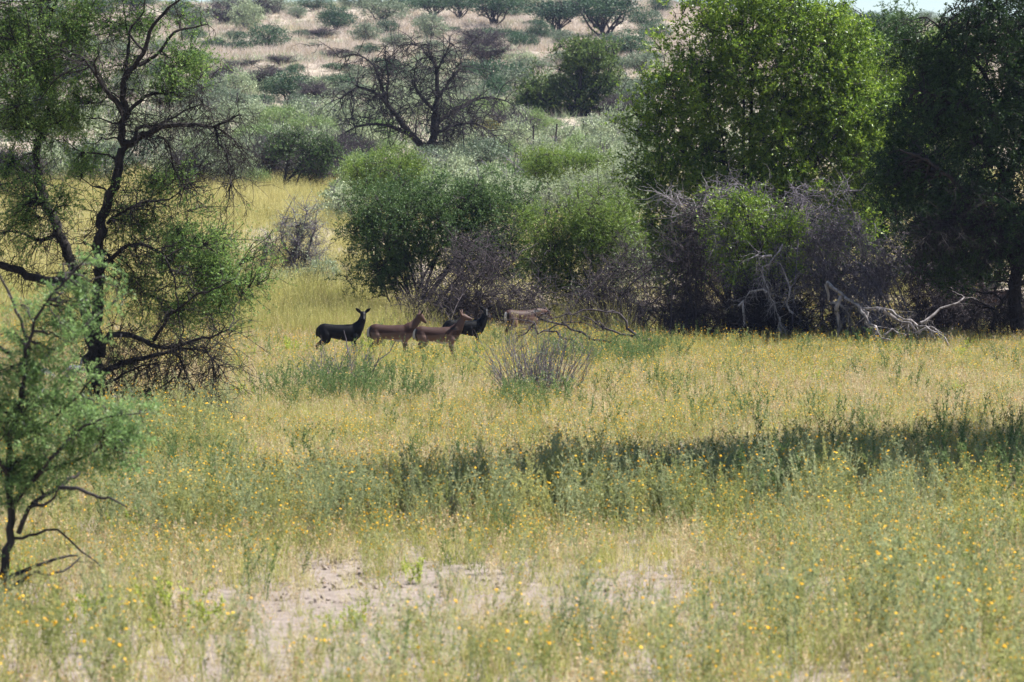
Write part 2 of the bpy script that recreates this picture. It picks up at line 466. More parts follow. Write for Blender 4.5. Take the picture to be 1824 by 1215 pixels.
# ------------------------------------------------------------------ 1 the tall thorn tree on the left
def left_tree():
    d = 58.; base = ground_px(160, d)
    L = []
    a = lambda pts, r0, r1, dep=None: snap(L, pxlimb(d, pts, r0, r1, dep))
    a([(160, 785), (157, 735), (166, 680), (163, 630), (165, 598)], 19, 15, [0, 0, .02, .05, .05])
    a([(162, 612), (140, 520), (112, 442), (79, 378), (57, 329), (54, 280), (62, 225), (77, 184), (77, 131), (71, 85), (61, 40), (50, -30), (60, -120), (40, -190)], 12, 2.5, [.05, .2, .4, .6, .7, .8, .8, .8, .9, .9, 1, 1.1, 1.2, 1.3])
    a([(166, 612), (172, 540), (178, 470), (182, 415), (195, 362), (211, 320), (214, 285), (224, 258), (224, 227), (228, 197), (230, 164), (228, 138), (247, 121), (261, 95), (273, 62), (289, 39), (306, 20), (328, 3), (350, -30)], 12.5, 1.6, [.05, -.1, -.2, -.3, -.3, -.3, -.3, -.3, -.4, -.4, -.5, -.5, -.5, -.6, -.7, -.8, -.8, -.9, -1])
    a([(224, 258), (243, 252), (263, 242), (286, 230), (316, 227), (355, 227), (391, 231), (414, 215), (438, 205)], 8.5, 1.5, [-.3, -.4, -.5, -.6, -.8, -.9, -1, -1.1, -1.2])
    a([(243, 252), (252, 232), (275, 225), (300, 215), (330, 200), (365, 185)], 5, 1.2, [-.4, -.5, -.5, -.5, -.4, -.3])
    a([(228, 206), (214, 187), (197, 161), (181, 135), (164, 113)], 7, 1.5)
    a([(181, 138), (184, 118), (198, 102)], 3.5, 1)
    a([(232, 200), (263, 174), (296, 168), (330, 170), (360, 160)], 4.5, 1)
    a([(250, 120), (286, 99), (316, 62), (349, 51), (375, 45)], 4.5, 1)
    a([(228, 138), (227, 108), (228, 76), (217, 20), (210, -20)], 4, 1)
    a([(261, 95), (240, 60), (262, 20), (270, -30)], 3, .8)
    a([(283, 242), (303, 257), (316, 296), (326, 326), (330, 335)], 3, .8)
    a([(391, 231), (400, 252), (411, 273), (428, 316), (432, 330)], 3, .7)
    a([(395, 232), (420, 250), (440, 280)], 2.5, .7)
    a([(74, 100), (109, 66), (141, 22), (165, 0), (185, -30)], 5, 1.5)
    a([(79, 76), (120, 66), (141, 59), (174, 51)], 4, 1)
    a([(60, 235), (30, 190), (0, 170), (-40, 140)], 6, 1.5)
    a([(71, 85), (40, 50), (0, 22), (-50, 0)], 5, 1.5)
    a([(60, 40), (85, 10), (100, -40), (130, -90)], 5, 1.5)
    a([(56, 329), (30, 310), (0, 325), (-40, 330)], 4, 1)
    a([(128, 495), (112, 507), (66, 493), (20, 475), (-10, 465), (-60, 440), (-110, 455)], 11, 4, [.1, .0, -.2, -.4, -.5, -.7, -.9])
    a([(100, 420), (60, 430), (20, 410), (-30, 420)], 5, 1)
    a([(182, 625), (200, 597), (243, 596), (280, 610), (316, 613), (355, 603), (385, 594), (418, 583)], 7, 1.5, [0, -.3, -.6, -.8, -1, -1.1, -1.2, -1.3])
    a([(183, 660), (230, 643), (263, 633), (296, 630), (329, 617), (370, 622), (400, 660)], 7, 1, [0, -.2, -.3, -.4, -.5, -.5, -.5])
    a([(186, 700), (200, 680), (215, 665), (243, 653), (290, 640)], 5, 1.2)
    a([(186, 703), (197, 699), (237, 697), (286, 689), (310, 678)], 3.5, .8)
    a([(280, 600), (300, 572), (316, 562), (362, 525), (400, 507), (432, 493)], 4, 1, [-.6, -.7, -.8, -1, -1.2, -1.4])
    a([(190, 470), (230, 439), (273, 439), (306, 456), (322, 505), (334, 597)], 5, .8, [-.2, -.5, -.8, -1, -1.1, -1.2])
    a([(195, 400), (225, 375), (260, 360), (310, 350), (350, 330)], 4, .8, [-.2, -.4, -.6, -.8, -1])
    a([(182, 440), (215, 480), (250, 520), (300, 540), (360, 545)], 4, .8, [-.2, .1, .4, .7, .9])
    a([(365, 612), (380, 640), (385, 690), (370, 740)], 2.2, .7)
    a([(320, 614), (345, 660), (365, 700), (370, 735)], 2.2, .7)
    L[1:] = [(p, r * .86) for p, r in L[1:]]
    lobes = [(60, 130, 85, 70, 1.0), (20, 60, 70, 70, 1.2), (30, 210, 60, 45, 1.1), (130, 60, 45, 50, .7), (120, 210, 50, 60, .7), (150, 290, 50, 40, .55),
             (245, 45, 38, 32, .9), (330, 115, 62, 38, .95), (300, 150, 50, 25, .5), (175, 155, 35, 45, .6), (225, 120, 30, 30, .4),
             (280, 330, 75, 40, .75), (370, 470, 85, 70, 1.0), (400, 520, 55, 55, .9), (310, 430, 60, 55, .7), (320, 560, 70, 35, .7), (240, 400, 60, 45, .5),
             (120, 350, 45, 35, .4), (20, 300, 40, 40, .4), (250, 500, 50, 45, .4), (60, -70, 110, 60, .8), (250, -60, 70, 45, .6), (-90, 60, 70, 120, .6), (100, 570, 60, 30, .3)]
    C = lobe_points(base, [(l[0], l[1], l[2] * 1.28, l[3] * 1.28, l[4]) for l in lobes] + [(40, 380, 90, 90, .5), (150, 30, 90, 60, .6), (330, 30, 60, 50, .25)], d, 4300, .05, .3, 1.15)
    def where(S):
        py = HY + (CAMZ - S[:, 2]) * FPX / d; px = CX + S[:, 0] * FPX / d
        return ((py > 330) & (py < 700) & ((px < 290) | (py > 590) | (rng.uniform(size=len(px)) < .25))) | ((px > 250) & (py > 160) & (py < 330)) | (px < 110) & (py > 270) | (rng.uniform(size=len(px)) < .22)
    plant('thorn_tree', 'tall black-barked thorn tree with sparse green leaf at the left edge', 'tree', base, L, C, M['thorn_green'], M['bark_black'],
          leaves=32, leaf=(.046, .020), spray=.3, nspray=5, up=.1, arch=.05, twr=.005, limb_k=8, spr_r=.0013, sec=.04, sec_r=.014,
          dead=dict(n=1500, L=.8, m=4, m3=1, r=.0065, grav=-.16, wig=.3, where=where))
left_tree()

# ------------------------------------------------------------------ 2 the sapling in front of it
def sapling():
    d = 33.; base = ground_px(0, d)
    L = []
    a = lambda pts, r0, r1, dep=None: snap(L, pxlimb(d, pts, r0, r1, dep, .08))
    a([(-2, 1090), (5, 1030), (14, 960), (16, 900), (22, 860), (10, 800), (25, 720), (40, 640), (20, 560), (-20, 480)], 9, 2, [0, 0, 0, 0, .0, .1, .2, .3, .35, .4])
    a([(16, 905), (40, 880), (75, 840), (95, 815), (130, 775), (180, 740), (250, 735)], 6, 1.2, [0, -.1, -.2, -.3, -.3, -.3, -.3])
    a([(30, 940), (60, 905), (85, 895), (110, 880), (125, 860)], 5, 1)
    a([(130, 855), (165, 858), (200, 863), (235, 862), (262, 875)], 4, 1.2)
    a([(60, 895), (95, 870), (130, 855)], 4, 3.6)
    a([(20, 950), (60, 950), (100, 952), (140, 980), (170, 1000), (182, 1018)], 3, .8)
    a([(16, 1030), (60, 1004), (100, 1002), (130, 1001)], 4.5, 1.5)
    a([(14, 1050), (50, 1030), (100, 1025), (135, 1003)], 4.5, 1.2)
    a([(12, 790), (40, 700), (60, 620), (75, 560), (130, 500), (170, 450)], 5, 1.2, [0, -.1, -.3, -.4, -.5, -.6])
    a([(30, 720), (50, 680), (70, 640), (120, 600), (160, 560), (205, 530)], 4, 1)
    a([(20, 860), (0, 800), (-40, 740), (-80, 700)], 5, 1.5)
    a([(20, 780), (80, 745), (150, 690), (200, 650)], 4, 1)
    a([(75, 840), (130, 820), (190, 800), (240, 790)], 3, .9)
    a([(10, 640), (-30, 600), (-60, 540)], 4, 1)
    a([(60, 620), (20, 590), (-20, 600)], 3, 1)
    lobes = [(60, 640, 75, 60, .9), (150, 490, 42, 32, .7), (130, 560, 65, 42, .8), (40, 740, 90, 60, 1.1), (150, 760, 95, 55, 1.0), (60, 840, 80, 45, 1.0),
             (200, 800, 75, 55, .8), (30, 570, 45, 40, .6), (235, 750, 45, 25, .5), (-50, 680, 80, 120, .6), (15, 870, 45, 40, .9), (190, 530, 35, 22, .35), (120, 690, 55, 35, .6), (5, 960, 18, 45, .4)]
    C = lobe_points(base, [(l[0] + dx, l[1] + dy, l[2] * 1.1, l[3] * .5, l[4]) for l in lobes for dx, dy in ((12, -22), (-8, 24))], d, 760, .12, .3, 1.0)
    root = plant('thorn_sapling', 'young feathery-leaved thorn sapling in the left foreground', 'tree', base, L, C, M['sap_green'], M['bark_dark'],
                 leaves=60, leaf=(.034, .013), spray=.2, nspray=5, up=.1, arch=.04, twr=.0034, limb_k=7, spr_r=.0010, tri=False,
                 dead=dict(n=60, L=.3, m=3, r=.003, grav=-.03))
    # pale paired thorns
    th = MB(); i = rng.integers(0, len(C), 500)
    P = C[i] + rng.normal(size=(500, 3)) * .05
    G = grow(P, rng.normal(size=(500, 3)), np.full(500, .05), 2, 0, 0)
    tubes(th, G, np.broadcast_to(np.array([.0035, .0008]), G.shape[:2]), 3)
    th.build('thorns', M['wood_white'], root, base)['kind'] = 'stuff'
sapling()

# ------------------------------------------------------------------ 3 thickets of the middle ground
def thicket(name, label, cat, basepx, d, lobes, n, leaf_m, bark_m, r0=.05, per=3, shell=.5, bump=.22, depth=.85, C=None, **kw):
    base = ground_px(basepx, d)
    L = auto_limbs(base, lobes, d, per, r0)
    C = lobe_points(base, lobes, d, n, shell, bump, depth)
    return plant(name, label, cat, base, L, C, leaf_m, bark_m, **kw)

# big bright bush/tree right of the centre
thicket('broadleaf_tree', 'large bright green broad-leaved tree rising out of the frame right of centre', 'tree', 1330, 95.,
        [(1300, 60, 120, 90, 1), (1240, 170, 115, 95, 1), (1205, 290, 95, 85, .9), (1420, 110, 120, 100, 1.1), (1370, 230, 125, 105, 1), (1500, 200, 100, 100, 1), (1300, 330, 120, 75, .9), (1440, 310, 110, 70, .9), (1350, -20, 120, 60, .8), (1170, 370, 60, 70, .9), (1510, 95, 70, 65, .8), (1190, 450, 70, 70, .8), (1330, 430, 120, 70, .6), (1470, 400, 100, 80, .6), (1560, 280, 70, 90, .8), (1180, 210, 50, 60, .5), (1560, 140, 80, 90, .9, 1.5), (1600, 220, 60, 90, .7, 1.5), (1450, 45, 90, 45, .7)],
        6000, M['bright_green'], M['bark_dark'], r0=.09, per=2, leaves=50, leaf=(.080, .041), spray=.36, nspray=4, up=.45, arch=.05, twr=.007, bump=.28, depth=.8)
# hazy trees behind it
thicket('feathery_tree', 'blue-green feathery tree behind the bright broad-leaved tree', 'tree', 1590, 126.,
        [(1570, 110, 85, 85, 1), (1530, 200, 70, 70, .8), (1600, 60, 60, 45, .7), (1570, 300, 90, 80, .8), (1640, 150, 60, 80, .8)],
        2100, M['olive_green'], M['bark_dark'], r0=.08, per=2, leaves=36, leaf=(.10, .045), spray=.38, up=.4, twr=.009)
thicket('feathery_tree', 'pale soft-leaved tree between the feathery tree and the dark right-hand tree', 'tree', 1690, 120.,
        [(1680, 130, 75, 90, 1), (1700, 240, 70, 80, .8), (1650, 210, 50, 60, .6), (1690, 340, 80, 80, .8)],
        1800, M['lime_green'], M['bark_dark'], r0=.08, per=2, leaves=34, leaf=(.10, .042), spray=.4, up=.5, twr=.009)
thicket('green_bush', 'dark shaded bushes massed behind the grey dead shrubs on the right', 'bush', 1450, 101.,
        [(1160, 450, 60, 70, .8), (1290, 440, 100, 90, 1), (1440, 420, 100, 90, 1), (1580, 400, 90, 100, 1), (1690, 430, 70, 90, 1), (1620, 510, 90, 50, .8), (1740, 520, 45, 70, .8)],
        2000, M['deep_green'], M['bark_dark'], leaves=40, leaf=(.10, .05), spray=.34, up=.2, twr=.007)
# dark tree at the right edge
def dark_tree():
    d = 86.; base = ground_px(1812, d)
    L = []
    a = lambda pts, r0, r1, dep=None: snap(L, pxlimb(d, pts, r0, r1, dep))
    a([(1822, 640), (1815, 580), (1805, 520), (1820, 440), (1800, 340), (1830, 240), (1810, 120), (1840, 0)], 15, 4, [0, 0, 0, .2, .4, .5, .6, .8])
    a([(1822, 500), (1800, 515), (1770, 560), (1760, 600)], 5, 1.5)
    a([(1815, 470), (1760, 400), (1700, 330), (1640, 290), (1590, 270)], 7, 1.2, [0, -.5, -1, -1.4, -1.8])
    a([(1810, 420), (1740, 380), (1680, 400), (1640, 420)], 6, 1.2, [0, -.6, -1.2, -1.5])
    a([(1805, 330), (1740, 240), (1680, 180), (1620, 160)], 6, 1.2, [.3, -.1, -.6, -1])
    a([(1820, 260), (1760, 140), (1700, 70), (1650, 30)], 6, 1.2)
    a([(1820, 380), (1900, 300), (1980, 200)], 8, 2)
    a([(1815, 150), (1780, 60), (1760, -20)], 6, 1.5)
    a([(1822, 450), (1880, 420), (1950, 440)], 7, 2)
    lobes = [(1760, 60, 100, 80, 1), (1700, 200, 90, 75, 1), (1780, 230, 90, 90, 1), (1640, 300, 70, 50, .8), (1730, 350, 105, 60, 1), (1800, 400, 70, 60, .8), (1660, 400, 60, 35, .6),
             (1840, 130, 90, 120, .8), (1900, 300, 110, 150, .7), (1690, 120, 55, 50, .6), (1600, 285, 55, 45, .6), (1800, -30, 130, 50, .7), (1620, 220, 60, 60, .7), (1690, 440, 80, 40, .7), (1650, 130, 55, 70, .7), (1600, 330, 60, 60, .7), (1620, 80, 50, 50, .5), (1760, 460, 70, 45, .7), (1690, 480, 70, 45, .6), (1820, 470, 40, 40, .4)]
    C = lobe_points(base, lobes, d, 5300, .35, .25, 1.0)
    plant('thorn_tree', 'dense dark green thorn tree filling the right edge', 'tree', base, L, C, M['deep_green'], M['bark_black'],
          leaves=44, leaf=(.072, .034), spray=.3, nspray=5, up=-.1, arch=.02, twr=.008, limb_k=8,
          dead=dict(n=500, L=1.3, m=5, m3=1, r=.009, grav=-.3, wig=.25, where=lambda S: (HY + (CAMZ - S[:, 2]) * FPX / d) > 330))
dark_tree()

# centre thicket
thicket('green_bush', 'dark green rounded bush in the middle, left half of the central thicket', 'bush', 740, 93.,
        [(690, 380, 80, 70, 1), (650, 410, 48, 60, .8), (770, 380, 95, 75, 1.1), (720, 460, 85, 55, .9), (840, 430, 85, 75, .9), (860, 355, 65, 50, .8), (920, 385, 60, 60, .8), (900, 460, 70, 60, .6), (680, 490, 70, 45, .8)],
        3100, M['olive_green'], M['bark_dark'], leaves=46, leaf=(.055, .026), spray=.33, up=.3, twr=.006, bump=.32, shell=.35, per=2,
        dead=dict(n=300, L=.7, m=3, r=.007, grav=-.05))
thicket('green_bush', 'light green willowy bush at the right end of the central thicket', 'bush', 1050, 91.5,
        [(1065, 400, 80, 75, 1), (1015, 450, 60, 80, 1), (1095, 450, 50, 70, .9), (965, 470, 50, 70, .7), (960, 400, 50, 50, .6), (1010, 530, 50, 45, .6)],
        1700, M['lime_green'], M['bark_dark'], leaves=46, leaf=(.06, .022), spray=.38, up=-.25, twr=.006, bump=.32, shell=.35, per=2,
        dead=dict(n=200, L=.9, m=3, r=.007, grav=-.1))
thicket('pale_bush', 'pale green upright bush behind the dark central bush, under the dead tree', 'bush', 690, 106.,
        [(690, 310, 70, 45, 1), (650, 320, 40, 45, .8), (730, 300, 35, 40, .7)],
        700, M['lime_green'], M['bark_dark'], leaves=36, leaf=(.06, .02), spray=.36, up=1.1, twr=.007, shell=.3)
thicket('pale_bush', 'fresh green bush right of the fence posts behind the central thicket', 'bush', 975, 122.,
        [(975, 300, 52, 38, 1), (1050, 295, 50, 30, .8)],
        650, M['lime_green'], M['bark_dark'], leaves=36, leaf=(.065, .026), spray=.34, up=.8, twr=.007, shell=.3)
thicket('silver_bush', 'silver-grey leafy bush beside the big bright tree', 'bush', 1070, 114.,
        [(1060, 340, 60, 40, 1), (1110, 320, 40, 50, .8), (1000, 345, 45, 35, .6), (940, 350, 40, 30, .5), (1110, 400, 50, 50, .8)],
        900, M['silver'], M['twig_grey'], leaves=34, leaf=(.06, .018), spray=.4, up=.9, twr=.007, shell=.3)
# dead grey brushwood under the central thicket
def brush(name, label, basepx, d, lobes, n, m, r=.007, L=.8, grav=-.05, up=0., per=6, leaf_m=None, nl=0, wig=.3, m1=5, m3=2, r0=.022):
    base = ground_px(basepx, d)
    limbs = auto_limbs(base, lobes, d, per, r0, .85)
    C = lobe_points(base, lobes, d, 260, .2, .25)
    return plant(name, label, 'shrub', base, limbs, C, leaf_m or M['silver'], m, leaves=nl if leaf_m else 0, leaf=(.05, .022), spray=.3, nspray=3, twr=r * .9, bare=0. if leaf_m else .0,
                 dead=dict(n=n, L=L, m=m1, m3=m3, r=r, grav=grav, up=up, wig=wig), limb_k=4, sec=.3) 
brush('dead_shrub', 'tangled purple-grey dead brushwood at the foot of the central thicket', 850, 89.5,
      [(800, 510, 85, 60, 1), (880, 490, 85, 75, 1), (950, 530, 75, 55, .9), (750, 540, 50, 40, .7), (850, 440, 60, 40, .4)], 620, M['twig_purple'], r=.009, L=.9, up=.1)
brush('dead_shrub', 'low grey brushwood between the central thicket and the right-hand thicket', 1090, 89.,
      [(1060, 545, 55, 50, 1), (1115, 530, 50, 70, 1), (1140, 470, 40, 60, .5)], 520, M['twig_purple'], r=.008, L=.85, up=.1, leaf_m=M['silver'], nl=10)
brush('dead_shrub', 'dark tangled leafless shrub under the left side of the bright tree', 1220, 87.5,
      [(1230, 470, 90, 125, 1), (1180, 530, 65, 85, .9), (1290, 540, 80, 80, .9), (1230, 390, 70, 60, .6)], 900, M['twig_purple'], r=.0085, L=.85, per=8, grav=-.16, m1=5, m3=1, leaf_m=M['deep_green'], nl=9)
brush('dead_shrub', 'dark thorny undergrowth below the small leafy bush', 1370, 86.2,
      [(1350, 540, 80, 75, 1), (1410, 560, 70, 60, 1), (1300, 560, 50, 60, .7)], 620, M['twig_dark'], r=.009, L=.9, per=6, m1=5, m3=1)
brush('dead_shrub', 'big domed violet-grey leafless shrub beside the dark right-hand tree', 1500, 87.,
      [(1480, 420, 100, 95, 1), (1550, 470, 90, 100, 1), (1440, 510, 80, 90, .8), (1590, 450, 60, 90, .8), (1480, 345, 110, 40, .7), (1400, 350, 90, 40, .7), (1300, 340, 80, 35, .5), (1530, 550, 100, 60, .8)], 1200, M['twig_grey'], r=.0085, L=.85, up=.0, grav=-.16, per=8, wig=.34, m1=5, m3=1, leaf_m=M['olive_green'], nl=7)
thicket('green_bush', 'small yellow-green leafy bush growing through the grey dead shrubs', 'bush', 1350, 86.5,
        [(1320, 365, 60, 35, 1), (1370, 420, 65, 60, 1), (1300, 430, 50, 55, .8), (1400, 480, 50, 45, .6), (1330, 490, 60, 45, .6), (1420, 400, 40, 40, .5)],
        800, M['bright_green'], M['bark_dark'], leaves=28, leaf=(.06, .03), spray=.3, up=.2, twr=.006, shell=.2, bump=.35, dead=dict(n=420, L=1.0, m=4, m3=1, r=.007, grav=-.25), twig_m=M['twig_grey'])
brush('dead_shrub', 'dark leafless brush under the overhanging branches of the right-hand tree', 1680, 88.,
      [(1660, 520, 65, 80, 1), (1720, 540, 55, 70, .9), (1640, 450, 50, 70, .7), (1790, 560, 60, 55, .9)], 850, M['twig_purple'], r=.0095, L=1.0, per=7, m3=1)
thicket('silver_bush', 'sunlit silvery bush in the gap at the right edge', 'bush', 1800, 112.,
        [(1795, 480, 45, 50, 1), (1840, 450, 40, 60, .8)], 360, M['pale_green'], M['twig_grey'], leaves=34, leaf=(.07, .03), spray=.3, up=.3)
thicket('silver_bush', 'grey twiggy shrub with silver leaves standing alone in the yellow meadow', 'bush', 525, 103.,
        [(520, 420, 62, 55, 1), (480, 450, 38, 45, .7), (560, 470, 45, 40, .7), (550, 390, 40, 40, .7)], 420, M['silver'], M['twig_grey'],
        leaves=15, leaf=(.045, .018), spray=.3, up=.5, twr=.008, shell=.2, per=5, dead=dict(n=420, L=.8, m=4, m3=1, r=.0075, grav=.02, up=.4))
thicket('silver_bush', 'low silvery plant at the foot of the lone meadow shrub', 'bush', 575, 99.,
        [(575, 490, 40, 28, 1), (530, 500, 40, 20, .8), (470, 500, 30, 22, .6)], 260, M['silver'], M['twig_grey'], leaves=34, leaf=(.06, .022), spray=.25, up=.8, r0=.015)

# bleached dead limbs
def dead_branch(name, label, d, segs, m, twn=40, twL=.4, r=.006, grav=-.1, dep=0.):
    L = []
    for p, a, b, dz in segs: snap(L, pxlimb(d, p, a, b, (np.linspace(0, 1, len(p)) * dz) + dep, .17, .03, 1.5))
    x, y = segs[0][0][0]
    base = W(x, y, d)
    root = empty(name, base); tag(root, label, 'branch')
    wood = MB(); tw = MB(); S = []; T = []
    for p, r_ in L:
        tubes(wood, p[None], r_[None], 6)
        k = len(p) // 4; S.append(p[k:]); T.append(nrm(np.gradient(p, axis=0))[k:])
    S = np.vstack(S); T = np.vstack(T); i = rng.integers(0, len(S), twn)
    P = grow(S[i], T[i] * .7 + rng.normal(size=(twn, 3)) * .7, twL * rng.uniform(.3, 1.2, twn), 5, .3, grav)
    tubes(tw, P, np.broadcast_to(np.linspace(1.2, .4, 5) * r, P.shape[:2]), 3)
    s, t, _ = sample_on(P, np.ones(P.shape[:2]), 2, .2, 1)
    P2 = grow(s, t + rng.normal(size=s.shape) * .8, twL * .4 * rng.uniform(.4, 1.2, len(s)), 3, .3, grav)
    tubes(tw, P2, np.broadcast_to(np.linspace(.7, .3, 3) * r, P2.shape[:2]), 3)
    wood.build('limb', m, root, base, True); tw.build('twigs', m, root, base, True)['kind'] = 'stuff'
    return root
dead_branch('fallen_branch', 'long bleached forked branch leaning out of the grey shrub over the grass', 84.5, [
    ([(1478, 505), (1498, 525), (1515, 540), (1535, 548), (1570, 548), (1600, 560), (1630, 575), (1655, 590), (1688, 612)], 3.6, 1.1, -2.6),
    ([(1628, 573), (1650, 556), (1680, 545), (1712, 530)], 2.8, 1.4, .4),
    ([(1530, 547), (1545, 575), (1560, 590), (1590, 615)], 3.6, 1.2, -.8),
    ([(1536, 550), (1550, 585), (1556, 610), (1558, 650)], 3.8, 2, -.4),
    ([(1570, 550), (1600, 570), (1615, 583), (1620, 625)], 4, 1.8, .2),
    ([(1600, 575), (1625, 582), (1650, 580), (1690, 605)], 3, 1, -.6),
    ([(1555, 595), (1580, 588), (1605, 598)], 2.5, .8, .3),
    ([(1500, 527), (1496, 570), (1498, 600), (1492, 640)], 4, 2.5, .3),
    ([(1478, 505), (1490, 540), (1520, 560), (1520, 600)], 3, 1, .5)], M['wood_grey'], 150, .5, dep=.7)
dead_branch('hanging_branch', 'bleached crooked branch hanging in front of the small leafy bush', 85.5, [
    ([(1392, 438), (1376, 455), (1362, 480), (1360, 500), (1368, 520), (1378, 545), (1385, 565), (1392, 590)], 1.7, .7, -.3),
    ([(1376, 455), (1355, 455), (1338, 460)], 2.4, .9, -.2),
    ([(1368, 518), (1345, 515), (1325, 530)], 2.6, 1, .2),
    ([(1320, 540), (1322, 575), (1314, 590), (1325, 605)], 2.4, 1, 0),
    ([(1325, 530), (1320, 545)], 2.2, 2, 0),
    ([(1386, 566), (1400, 590), (1403, 620)], 2.2, .9, .2),
    ([(1410, 560), (1402, 540), (1408, 500), (1395, 470)], 2, .8, .2)], M['wood_white'], 170, .55, .006, -.2)
dead_branch('hanging_branch', 'bleached spiky twigs above the left side of the grey thicket', 88., [
    ([(1228, 412), (1248, 400), (1252, 390), (1235, 365), (1215, 352), (1188, 350)], 1.7, .7, -.3),
    ([(1250, 395), (1225, 380), (1200, 390)], 2, .8, .3),
    ([(1240, 370), (1265, 345), (1300, 330)], 2.2, .8, .3),
    ([(1235, 366), (1205, 365), (1180, 342)], 2, .8, .3)], M['wood_white'], 110, .7, .006, .02)
dead_branch('fallen_branch', 'dark arching dead branches in the grass right of the grazing antelope', 82.5, [
    ([(1185, 620), (1130, 600), (1115, 570), (1095, 558), (1070, 555), (1020, 558), (980, 565)], 3., 1., -.3),
    ([(1100, 620), (1050, 600), (1020, 588), (990, 575), (960, 562), (950, 555)], 2.8, 1., -.3),
    ([(1025, 612), (985, 595), (965, 592), (948, 575), (925, 572), (900, 571)], 2.3, .8, .2),
    ([(1130, 600), (1085, 590), (1062, 572), (1035, 562)], 2.6, .9, .4),
    ([(965, 592), (990, 582), (1015, 578), (1050, 576)], 1.5, .7, -.3),
    ([(948, 575), (935, 595), (932, 600)], 1.8, .7, 0),
    ([(966, 560), (978, 553), (958, 548)], 1.8, .7, 0),
    ([(1080, 588), (1072, 575), (1060, 572)], 1.8, .8, 0)], M['twig_purple'], 150, .5, .007, .0)
dead_branch('dead_stick', 'short dark stick lying on the grass below the right-hand thicket', 78.5, [
    ([(1378, 648), (1390, 654), (1404, 658)], 2, 1, -.2), ([(1388, 653), (1398, 650)], 1.3, .8, .1)], M['bark_dark'], 5, .15)

# small twiggy shrubs in the grass
def twig_shrub(label, px, d, top, w, n, m, extra=None, leaf_m=None):
    base = ground_px(px, d); s = d / FPX
    root = empty('twiggy_shrub', base); tag(root, label, 'shrub')
    h = base[2] + 0; H = (CAMZ - (top - HY) * s) - h
    wood = MB(); tw = MB()
    S = base + np.stack([rng.normal(size=n) * w * s * .28, rng.normal(size=n) * .2, np.zeros(n)], 1)
    D = np.stack([(S[:, 0] - base[0]) * 1.1 + rng.normal(size=n) * .13, rng.normal(size=n) * .18, np.ones(n)], 1)
    P = grow(S, D, H * rng.uniform(.55, 1.05, n), 6, .1, .04)
    tubes(wood, P, np.broadcast_to(np.linspace(1.4, .5, 6) * .006, P.shape[:2]), 3)
    s_, t_, _ = sample_on(P, np.ones(P.shape[:2]), 6, .25, 1)
    P2 = grow(s_, t_ + rng.normal(size=s_.shape) * .45, H * .3 * rng.uniform(.3, 1.2, len(s_)), 4, .2, .05)
    tubes(tw, P2, np.broadcast_to(np.linspace(.8, .3, 4) * .0055, P2.shape[:2]), 3)
    for p, a, b in (extra or []):
        q, r = pxlimb(d, p, a, b, np.zeros(len(p))); tubes(wood, q[None], r[None], 5)
    wood.build('stems', m, root, base)['kind'] = 'stuff'; tw.build('twigs', m, root, base)['kind'] = 'stuff'
    if leaf_m:
        lf = MB(); k = 1400
        C = base + np.stack([rng.normal(size=k) * w * s * .33, rng.normal(size=k) * .3, np.abs(rng.normal(size=k)) * H * .28], 1)
        rleaf(lf, C, rng.normal(size=(k, 3)) + np.array([0, 0, .8]), .06, .022)
        lf.build('leaves', leaf_m, root, base)['kind'] = 'stuff'
twig_shrub('small grey leafless twig shrub in front of the left black antelope', 622, 69., 615, 90, 60, M['twig_grey'],
           [([(648, 690), (660, 660), (672, 640), (692, 625), (708, 607)], 1.6, .6), ([(628, 690), (622, 640), (616, 605), (612, 588)], 1.2, .5), ([(600, 690), (612, 650), (618, 622)], 1.2, .5)])
twig_shrub('upright grey twig shrub with silvery leaves in the grass right of centre', 955, 65.5, 590, 95, 110, M['twig_grey'], None, M['silver'])

# ------------------------------------------------------------------ 4 trees beyond the meadow
def dead_tree():
    d = 166.; base = ground_px(755, d); L = []
    a = lambda pts, r0, r1, dep=None: snap(L, pxlimb(d, pts, r0, r1, dep, .3, .03))
    a([(752, 292), (760, 268), (768, 250), (773, 225), (775, 200), (778, 170), (776, 130), (768, 100), (760, 78)], 10, 1.8)
    a([(762, 262), (745, 250), (725, 235), (710, 210), (690, 185), (668, 165), (640, 160), (610, 178)], 7, 1.5, [0, -.3, -.6, -1, -1.4, -1.8, -2, -2.2])
    a([(735, 243), (700, 228), (660, 220), (625, 232), (595, 255)], 4, .8, [0, -.4, -.9, -1.3, -1.6])
    a([(690, 185), (680, 150), (668, 120), (640, 100), (610, 105)], 3.5, .7)
    a([(690, 186), (692, 150), (690, 110), (688, 85)], 3, .7)
    a([(776, 180), (800, 145), (820, 115), (812, 90)], 4, .7, [0, .6, 1.2, 1.5])
    a([(772, 225), (800, 200), (835, 180), (870, 172), (900, 178)], 5, 1.3, [0, .6, 1.2, 1.8, 2])
    a([(775, 200), (750, 170), (735, 140), (745, 110)], 3.5, .7)
    a([(770, 240), (810, 225), (850, 220), (880, 240)], 3.5, .7, [0, -.8, -1.5, -2])
    a([(777, 130), (795, 100), (800, 78)], 2.5, .6)
    a([(768, 105), (750, 85), (735, 80)], 2.2, .6)
    lobes = [(680, 170, 85, 55, 1), (640, 225, 50, 45, .7), (775, 130, 60, 60, .8), (840, 190, 70, 55, 1), (780, 215, 90, 50, .8), (700, 120, 50, 40, .5), (600, 230, 25, 40, .3)]
    C = lobe_points(base, lobes, d, 280, .3, .25)
    plant('dead_tree', 'dark leafless spreading tree in front of the hill', 'tree', base, L, C, M['silver'], M['bark_black'], leaves=0, twr=.014, spray=.7, nspray=4, spr_r=.009,
          up=-.4, arch=.12, dead=dict(n=400, L=1.8, m=4, m3=1, r=.021, grav=-.22, wig=.25), twig_m=M['twig_dark'])
dead_tree()
